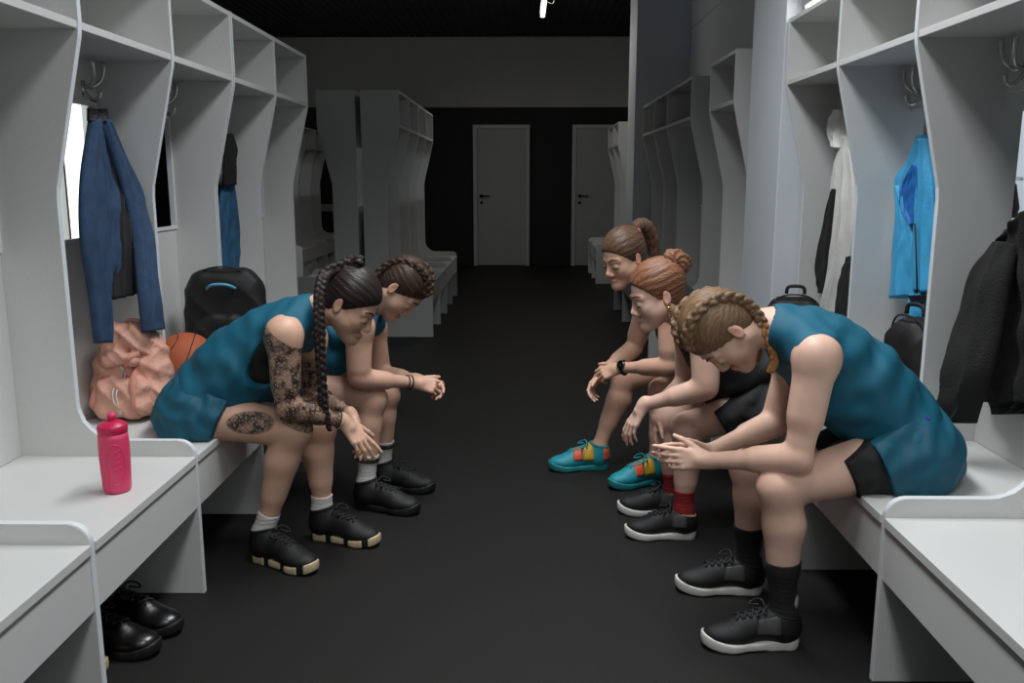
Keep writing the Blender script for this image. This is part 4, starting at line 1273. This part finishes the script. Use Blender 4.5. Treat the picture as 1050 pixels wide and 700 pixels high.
# moulded grip: raised oval ring with three ribs on the side towards the aisle
def on_bottle(ang, z, off=0.0):
    r = np.interp(z, [.0, .05, .09, .125, .15, .166], [.0345, .0378, .0392, .0395, .0385, .037]) + off
    return V(r * math.cos(ang), r * math.sin(ang), z)
a0 = math.radians(-62)
bm = tube_bm([on_bottle(a0 + .62 * math.cos(2 * math.pi * k / 30), .083 + .056 * math.sin(2 * math.pi * k / 30)) for k in range(30)], .0016, 6, closed=True)
for z in (.064, .08, .096, .112):
    tube_bm([on_bottle(a0 - .28 + .6 * k / 6, z + .012 * k / 6) for k in range(7)], .0014, 6, bm)
link('grip_ridges', mesh_of(bm, 'grip_ridges', True), M['pink'], t)
bm = tube_bm([on_bottle(math.radians(-130), .03 + .1 * k / 8, .0004) for k in range(9)], .0022, 6, flat=.4)
link('print_strip', mesh_of(bm, 'print_strip', True), mat('faded_pink_print', srgb(236, 120, 150), .5), t)
lid = lathe('lid', [(.0365, .163), (.038, .165), (.0385, .183), (.036, .187), (.031, .1895), (.028, .193), (.018, .197), (.011, .198)], M['pink_lid'], t, 40)
lathe('spout', [(.0085, .196), (.0085, .204), (.0115, .206), (.0122, .211), (.010, .217), (.005, .2195), (.001, .22)], M['pink'], t, 24)

def blob(name, prims, h, m, base, label, cat, after=None, group=None, parent=None, inf=0.0):
    o = solid(name, prims, h, m, parent, base, inf, after)
    if parent is None:
        o.location = base; tag(o, label, cat, group)
    return o

def folds(f, amp, waves):
    X, Y, Z = f.full(); w = 0
    for kx, ky, kz, ph, a in waves:
        w = w + F32(a) * np.abs(np.sin(F32(kx) * X + F32(ky) * Y + F32(kz) * Z + F32(ph) + F32(.9) * np.sin(F32(ky * .6 + 14) * X + F32(kx * .5) * Z)))
    f.D = f.D + F32(amp) * (w - F32(.5))

# pale pink backpack leaning in the second bay
pb = V(-1.392, 3.0, ZS + .001)
c_ = lambda x, y, z: pb + V(x * .70, y, z)
t = thing('backpack', pb, 'slouched pale pink backpack with drawcord, on left bench under the blue jacket', 'backpack')
def pk(f):
    folds(f, .009, [(26, 9, 44, .4, 1), (-40, 12, 26, 1.4, .7), (75, 20, 40, 2.2, .4)])
    halfspace(f, (0, 0, ZS + .002), (0, 0, -1), .01)
solid('body', [cap(c_(-.10, .0, .075), c_(.105, .0, .075), .085, .085, .03), cap(c_(-.085, .01, .18), c_(.085, .02, .18), .085, .08, .05), cap(c_(-.05, .02, .27), c_(.06, .03, .265), .07, .065, .05)], .005, M['pink_nylon'], t, pb, 0, pk)
def fl(f):
    folds(f, .010, [(30, 14, 40, 2.4, 1), (-50, 10, 24, .4, .7), (80, 0, 60, 0, .4)])
solid('flap', [cap(c_(-.06, -.025, .29), c_(.05, -.02, .285), .062, .058, .03), cap(c_(-.075, -.07, .215), c_(.045, -.07, .22), .034, .032, .04), cap(c_(.05, .0, .265), c_(.105, .01, .225), .045, .04, .03)], .005, M['pink_nylon'], t, pb, 0, fl)
def pkt(f):
    folds(f, .009, [(30, 9, 30, 1.0, 1), (-22, 12, 42, .4, .6)])
    halfspace(f, (0, 0, ZS + .004), (0, 0, -1), .01)
solid('front_pocket', [cap(c_(-.085, -.075, .055), c_(.075, -.075, .055), .05, .05, .02), cap(c_(-.075, -.07, .12), c_(.065, -.07, .12), .045, .042, .05)], .005, M['pink_nylon'], t, pb, 0, pkt)
trees = [bvh(o_.data) for o_ in t.children]
def on_pack(x, z, off):
    best = None
    for tr in trees:
        hit = tr.ray_cast(Vector((x, -.5, z)), Vector((0, 1, 0)))
        if hit[0] is not None and (best is None or hit[0].y < best[0].y): best = hit
    return V(*best[0]) + V(*best[1]) * off if best else V(x, -.07, z)
for pts in ([(-.125, .02), (-.128, .06), (-.122, .10), (-.11, .15), (-.1, .2)], [(.07, .02), (.068, .06), (.064, .1), (.056, .14), (.045, .19)], [(-.165, .07), (-.145, .085), (-.12, .09)], [(.03, .2), (.05, .225), (.075, .24)]):
    tube('strap', smooth_path([on_pack(x * .75, z, .003) for x, z in pts], 14), .011, M['pink_strap'], t, 8, flat=.4)
for pts in ([(.0, .2), (.004, .16), (-.004, .12), (-.006, .08), (.012, .04)], [(.0, .2), (-.014, .16), (-.022, .12), (-.02, .08), (.004, .035)]):
    tube('drawcord', smooth_path([on_pack(x * .75, z, .004) for x, z in pts], 16), .0026, M['white_cloth'], t, 6)
bm = tube_bm(smooth_path([(-.02, .05, .315), (-.015, .03, .338), (.02, .03, .338), (.03, .05, .315)], 12), .009, 8)
link('haul_loop', mesh_of(bm, 'haul_loop', True), M['pink_nylon'], t)

# basketball
bc = V(-1.335, 3.348, ZS + .121)
bb = bmesh.new(); bmesh.ops.create_uvsphere(bb, u_segments=48, v_segments=32, radius=.12)
bl = link('basketball', mesh_of(bb, 'basketball', True), M['ball'], None, bc)
bl.rotation_euler = (.5, .35, .3)
tag(bl, 'orange basketball on the left bench between pink and black backpacks', 'basketball')
bm = bmesh.new()
circ = lambda n, fn: [fn(2 * math.pi * k / n) for k in range(n)]
R_ = .1196
tube_bm(circ(48, lambda a: V(R_ * math.cos(a), R_ * math.sin(a), 0)), .0022, 6, bm, closed=True)
tube_bm(circ(48, lambda a: V(0, R_ * math.cos(a), R_ * math.sin(a))), .0022, 6, bm, closed=True)
for s_ in (-1, 1):
    tube_bm(circ(48, lambda a: nrm(V(.62 * s_ + .2 * s_ * math.cos(2 * a), .78 * math.cos(a), .78 * math.sin(a))) * R_), .0022, 6, bm, closed=True)
link('seam', mesh_of(bm, 'seam', True), M['seam'], bl)

def backpack(base, rz, w, d, h, label, m, strip, name='backpack', group=None):
    """rounded-top school backpack; faces -Y before turning by rz"""
    t = thing(name, base, label, 'backpack', group); t.rotation_euler = (0, 0, rz)
    def arch(f, y0, y1, ww, hh, z0=.0, r=.03):
        X, Y, Z = f.full()
        ax = np.abs(X) - F32(ww / 2 - .09) * np.clip(1.08 - .25 * np.clip(Z / hh, 0, 1) ** 2, .5, 1.1)
        top = np.sqrt(np.maximum(ax, 0) ** 2 + np.maximum(Z - F32(hh - .13), 0) ** 2 * .6 + 0 * Y) - F32(.09)
        prof = np.maximum(top, F32(z0) - Z)
        dy = np.maximum(F32(y0) - Y, Y - F32(y1))
        return -smin(-(prof + 0 * Y), -(dy + 0 * X + 0 * Z), 2.2 * r)
    def mk(nm, y0, y1, ww, hh, z0, mm, par, r=.03, amp=.004):
        f = Field((-ww / 2 - .05, y0 - .03, -.02), (ww / 2 + .05, y1 + .03, hh + .06), .0055)
        f.D = arch(f, y0, y1, ww, hh, z0, r).astype(F32)
        folds(f, amp, [(18, 9, 24, .4, 1), (-30, 12, 16, 1.4, .6)])
        return link(nm, field_mesh(f, nm), mm, par)
    b = mk('body', -d / 2, d / 2, w, h, .0, m, t)
    mk('front_pocket', -d / 2 - .045, -d / 2 + .03, w * .78, h * .62, .02, m, t, .02)
    for s in (-1, 1):
        link('shoulder_strap', mesh_of(tube_bm(smooth_path([(s * w * .22, d / 2 - .01, h * .9), (s * w * .3, d / 2 + .035, h * .7), (s * w * .32, d / 2 + .03, h * .4), (s * w * .36, d / 2 - .02, h * .12)], 18), .022, 8, flat=.4), 'shoulder_strap', True), m, t)
    link('zip', mesh_of(tube_bm(smooth_path([(-w * .44, -d / 2 + .045, h * .35), (-w * .42, -d / 2 + .045, h * .68), (-w * .25, -d / 2 + .03, h * .93), (0, -d / 2 + .02, h * .985), (w * .25, -d / 2 + .03, h * .93), (w * .42, -d / 2 + .045, h * .68), (w * .44, -d / 2 + .045, h * .35)], 30), .0035, 6), 'zip', True), M['lining'], t)
    if strip is not None:
        link('handle', mesh_of(tube_bm(smooth_path([(-w * .17, -d / 2 - .006, h * .80), (-w * .1, -d / 2 - .03, h * .835), (0, -d / 2 - .036, h * .845), (w * .1, -d / 2 - .03, h * .835), (w * .17, -d / 2 - .006, h * .80)], 16), .0065, 8), 'handle', True), strip, t)
    else:
        link('handle', mesh_of(tube_bm(smooth_path([(-.04, 0, h * .98), (-.03, 0, h + .025), (.03, 0, h + .025), (.04, 0, h * .98)], 12), .008, 8), 'handle', True), m, t)
    return t
backpack(V(-1.275, 3.675, ZS + .001), .12, .345, .15, .48, 'black backpack with pale blue handle on the left bench', M['pack_black'], M['pack_blue'])
backpack(V(1.355, 2.985, ZS + .001), -1.2, .22, .13, .38, 'black backpack on the right bench beneath the light blue jacket', M['pack_black'], None)
backpack(V(1.235, 3.93, ZS + .001), -.25, .28, .13, .33, 'black backpack lying low on the right bench near the column', M['pack_black'], None)

# ---- hung clothes: folds fan out from a hook
def garment(name, m, runs, h=.0045, k=.03, amp=.003, wide=1.75, waves=None, base=None, label=None, cat=None, parent=None, plane=None):
    """runs: list of paths [(px, py, radius[, extra depth])] in the hanging plane X=plane"""
    prims = []
    for run in runs:
        pts = [(at(r[0], r[1], X=plane + (r[3] if len(r) > 3 else 0)), r[2]) for r in run]
        for (a, ra), (b, rb) in zip(pts, pts[1:]):
            prims.append(cap(a, b, ra / 1.25, rb / 1.25, k, wide))
    if base is None: base = prims[0][1].copy()
    def after(f):
        X, Y, Z = f.full()
        f.D = f.D + F32(amp) * (np.abs(np.sin(Y * F32(62) + Z * F32(12) + np.sin(Z * 13))) * 2.2 - 1.4 + .7 * np.sin(Y * F32(40) - Z * F32(34) + 2 * np.sin(Z * 21)) + .5 * np.sin(Z * 60 + Y * 55))
    o = solid(name, prims, h, m, parent, base, 0, after)
    if parent is None:
        o.location = base; tag(o, label, cat)
    return o, base

def drape(name, m, left, right, plane, f, thick=.03, n=5, amp=.012, ph=0.0, label=None, cat=None, parent=None, base=None, nu=44, nv=60, conv=.6, sub_=.006):
    """a hanging piece of cloth: outline between two edges (pixels on the plane X=plane), bulging towards f with folds that run down it"""
    Lp, Rp = (np.array(smooth_path([at(q[0], q[1], X=plane + (q[2] if len(q) > 2 else 0)) for q in e], nv)) for e in (left, right))
    if base is None: base = (Lp[0] + Rp[0]) / 2
    bm = bmesh.new(); fr, bk = [], []
    rnd = np.random.RandomState(int(abs(ph * 100)) + 3)
    w1, w2, w3 = rnd.uniform(0, 6.28, 3)
    for j in range(nv + 1):
        t = j / nv
        A, B = Lp[j], Rp[j]
        width = np.linalg.norm(B - A)
        a_, b_ = [], []
        for i in range(nu + 1):
            s_ = i / nu
            e = math.sqrt(max(1 - (2 * s_ - 1) ** 2, 0))
            ss = s_ + .035 * math.sin(5 * t + w1 + 3 * s_)
            fo = (1 - abs(math.sin(math.pi * n * ss + ph + .5 * math.sin(4 * t + w2)))) ** 1.3 * (.35 + .65 * min(t / conv, 1))
            cr = math.sin(23 * t + 9 * s_ + w3 + 2 * math.sin(7 * s_ + w1)) * math.sin(6 * s_ + 3 * t)
            d = thick * e * (.75 + .25 * math.sin(3 * t + w3)) + amp * e * (fo - .4) + .22 * amp * cr * e
            p = A + (B - A) * s_
            a_.append(bm.verts.new(Vector(p + V(f * (sub_ + max(d, -.4 * thick)), 0, 0) - base)))
            b_.append(bm.verts.new(Vector(p - V(f * (.5 * thick * e), 0, 0) - base)))
        fr.append(a_); bk.append(b_)
    for G, rev in ((fr, False), (bk, True)):
        for j in range(nv):
            for i in range(nu):
                q = (G[j][i], G[j][i + 1], G[j + 1][i + 1], G[j + 1][i])
                bm.faces.new(q[::-1] if rev else q)
    for j in range(nv):
        for i in (0, nu):
            bm.faces.new((fr[j][i], fr[j + 1][i], bk[j + 1][i], bk[j][i]))
    for i in range(nu):
        for j in (0, nv):
            bm.faces.new((fr[j][i], fr[j][i + 1], bk[j][i + 1], bk[j][i]))
    o = link(name, mesh_of(bm, name, True), m, parent)
    if parent is None:
        o.location = base; tag(o, label, cat)
    return o, base

# slate blue jacket: back, dark lining, two sleeves, collar
j, jb = drape('jacket', M['navy'], [(91, 119), (84, 170), (85, 230), (92, 300)], [(108, 119), (136, 190, .05), (146, 235, .09), (148, 300, .095)], -1.465, 1, .02, 6, .016, .3,
              'long slate blue jacket with dark lining hanging from hook in second left bay', 'jacket')
drape('sleeve', M['navy'], [(93, 122), (83, 180), (82, 240), (91, 300), (98, 352)], [(99, 122), (102, 180), (105, 240), (107, 300), (108, 350)], -1.435, 1, .034, 2, .016, 1.1, parent=j, base=jb)
drape('sleeve', M['navy'], [(101, 122), (124, 190, .03), (136, 240, .07), (142, 300, .11), (146, 340, .12)], [(108, 122), (139, 188, .03), (149, 232, .07), (157, 300, .11), (162, 336, .12)], -1.435, 1, .034, 2, .016, 2.2, parent=j, base=jb)
drape('front', M['navy'], [(97, 122), (104, 180), (105, 240), (104, 290)], [(101, 122), (113, 180), (112, 240), (111, 290)], -1.437, 1, .016, 1, .01, 2.9, parent=j, base=jb)
drape('lining', M['lining'], [(99, 126), (110, 180), (110, 240), (108, 308)], [(104, 126), (128, 185, .03), (138, 240, .075), (142, 300, .085)], -1.44, 1, .016, 4, .014, .8, parent=j, base=jb)
drape('collar', M['lining'], [(90, 111), (90, 124)], [(107, 111), (109, 125)], -1.44, 1, .03, 4, .010, 1.5, parent=j, base=jb, nv=14)

# mid blue sweatshirt behind the fourth upright
j, jb = drape('sweatshirt', M['jean'], [(229, 178), (222, 230), (222, 277)], [(236, 178), (243, 225), (244, 255), (242, 277)], -1.46, 1, .035, 3, .016, .7,
              'blue sweatshirt with dark hood, seen behind the fourth left upright', 'sweatshirt')
drape('hood', M['jacket_black'], [(231, 138), (229, 165), (229, 190)], [(237, 137), (241, 152), (239, 158), (239, 189)], -1.44, 1, .03, 2, .010, .2, parent=j, base=jb, nv=30)

# right side: light blue jacket
XK = 1.42
j, jb = drape('jacket', M['sky'], [(946, 138), (934, 165), (921, 182), (921, 215), (917, 260), (914, 306)], [(956, 138), (966, 180), (968, 240), (966, 306)], XK, -1, .035, 3, .016, .4,
              'light blue zip jacket hanging in the right lockers', 'jacket')
drape('front_panel', M['sky'], [(948, 142), (945, 190), (941, 235), (940, 298)], [(955, 142), (958, 190), (960, 240), (960, 300)], XK - .022, -1, .03, 2, .014, 1.9, parent=j, base=jb)
drape('front_panel', M['sky'], [(921, 190), (922, 230), (918, 262), (915, 305)], [(925, 190), (936, 228), (938, 262), (938, 303)], XK - .022, -1, .028, 2, .012, 2.6, parent=j, base=jb)
drape('inside', M['sky_in'], [(938, 168), (925, 190), (924, 212), (936, 231)], [(944, 168), (946, 190), (944, 212), (938, 231)], XK - .03, -1, .012, 4, .010, .9, parent=j, base=jb, nv=30)
drape('sleeve', M['sky'], [(936, 268), (935, 300), (936, 325)], [(952, 268), (952, 300), (950, 326)], XK - .01, -1, .03, 2, .008, .2, parent=j, base=jb, nv=30)
link('zip', mesh_of(tube_bm([at(x, y, X=XK - .052) - jb for x, y in ((938, 229), (939.5, 262), (940.5, 301))], .0028, 6), 'zip', True), M['lining'], j)
drape('cuff', M['lining'], [(934, 303), (935, 309)], [(955, 302), (955, 308)], XK - .03, -1, .02, 1, .003, .0, parent=j, base=jb, nv=8)

# white hooded top with black sleeves, by the column
j, jb = drape('hooded_top', M['white_cloth'], [(866, 140), (862, 170), (858, 215), (853, 262), (842, 322)], [(876, 140), (880, 180), (880, 225), (874, 268), (860, 322)], 1.365, -1, .03, 3, .014, .6,
              'white and black hooded top hanging in the right lockers nearest the column', 'hooded top')
drape('hood', M['white_cloth'], [(864, 112), (854, 122), (854, 136), (862, 150)], [(872, 112), (873, 122), (872, 136), (873, 152)], 1.375, -1, .065, 2, .016, 1.7, parent=j, base=jb, nv=34)
drape('sleeve', M['white_cloth'], [(863, 148), (858, 170), (856, 196)], [(869, 148), (866, 170), (863, 198)], 1.355, -1, .03, 1, .008, .2, parent=j, base=jb, nv=24)
drape('sleeve', M['jacket_black'], [(857, 193), (849, 225), (838, 268), (840, 290), (843, 300)], [(865, 194), (860, 230), (855, 268), (850, 290), (847, 301)], 1.355, -1, .03, 2, .010, 1.2, parent=j, base=jb)
drape('side_panel', M['jacket_black'], [(872, 264), (865, 290), (858, 340)], [(878, 262), (884, 290), (886, 340)], 1.35, -1, .035, 2, .012, 2.1, parent=j, base=jb)

# black jacket nearest on the right
XB = 1.43
j, jb = drape('jacket', M['jacket_black'], [(1030, 246), (1018, 258), (1014, 310), (1010, 360), (1008, 412)], [(1112, 180), (1124, 250), (1130, 310), (1132, 360), (1134, 414)], XB, -1, .06, 6, .030, .5,
              'black fleece jacket hanging above the nearest right bench', 'jacket', nu=64)
drape('sleeve', M['jacket_black'], [(1026, 247), (1006, 275, -.03), (992, 325, -.06), (979, 380, -.10), (977, 415, -.105), (981, 432, -.10)], [(1042, 250), (1036, 280, -.03), (1028, 330, -.05), (1016, 380, -.08), (1004, 415, -.09), (997, 434, -.09)], XB - .03, -1, .06, 2, .022, 1.1, parent=j, base=jb)
drape('hem', M['jacket_black'], [(1010, 400), (1020, 425)], [(1134, 402), (1060, 424)], XB - .01, -1, .03, 5, .012, 1.6, parent=j, base=jb, nv=16)
drape('hanger_loop', M['jacket_black'], [(1112, 120), (1108, 190)], [(1120, 120), (1128, 192)], XB, -1, .02, 2, .004, .6, parent=j, base=jb, nv=20)

# cap-like dark shape added in place of a mirror reflection behind the right lockers
cp = at(1031, 206, X=XR - .05)
t = thing('reflection_shape', (XR, cp[1], cp[2]), 'small dark shape standing in for a reflection behind the right lockers', 'dark shape')
def shape_clip(f): halfspace(f, (XR - .003, 0, 0), (1, 0, 0))
solid('shape_body', [cap(cp + V(.015, 0, .045), cp + V(.01, 0, -.02), .016, .034, .02)], .004, M['black_knit'], t, V(XR, cp[1], cp[2]), 0, shape_clip)
link('cuff', mesh_of(tube_bm([V(-.043 + .030 * math.cos(2 * math.pi * k / 20), .032 * math.sin(2 * math.pi * k / 20), -.045) for k in range(20)], .009, 8, closed=True), 'cuff', True), M['black_knit'], t)  # lower rim of the stand-in shape
link('peg', mesh_of(tube_bm([(-.001, 0, .07), (-.06, 0, .075)], .006, 8), 'peg', True), M['chrome'], t)  # made-up holder for the stand-in shape

# boots and shoes under the left bench
def loose_shoe(name, heel, ang, upper, sole, label, cat, group=None, **kw):
    heel = V(*heel); d = V(math.cos(ang), math.sin(ang), 0)
    u = shoe(None, heel, heel, heel + d * .27, None, upper, sole, name=name, **kw)
    u.location = heel; u.name = name; tag(u, label, cat, group)
    return u
loose_shoe('boot', (-1.27, 2.35, 0), -.22, M['boot'], M['sole_black'], 'polished black boot under left bench, the one nearer the bench end panel', 'boot', high=.21, laces=M['lace_black'], L=.30)
loose_shoe('boot', (-1.29, 2.22, 0), -.16, M['boot'], M['sole_black'], 'polished black boot under left bench, the one beside the tan shoes', 'boot', high=.21, laces=M['lace_black'], L=.30)
loose_shoe('shoe', (-1.36, 2.10, 0), -.12, M['tan'], M['sole_cream'], 'tan suede shoe under the left bench, next to the black boots', 'shoe', high=.085, laces=M['sole_cream'])
loose_shoe('shoe', (-1.37, 2.0, 0), -.08, M['tan'], M['sole_cream'], 'tan suede shoe under the left bench, nearest the bottom edge', 'shoe', high=.085, laces=M['sole_cream'])
print('all built', round(time.time() - T0, 1), 's')
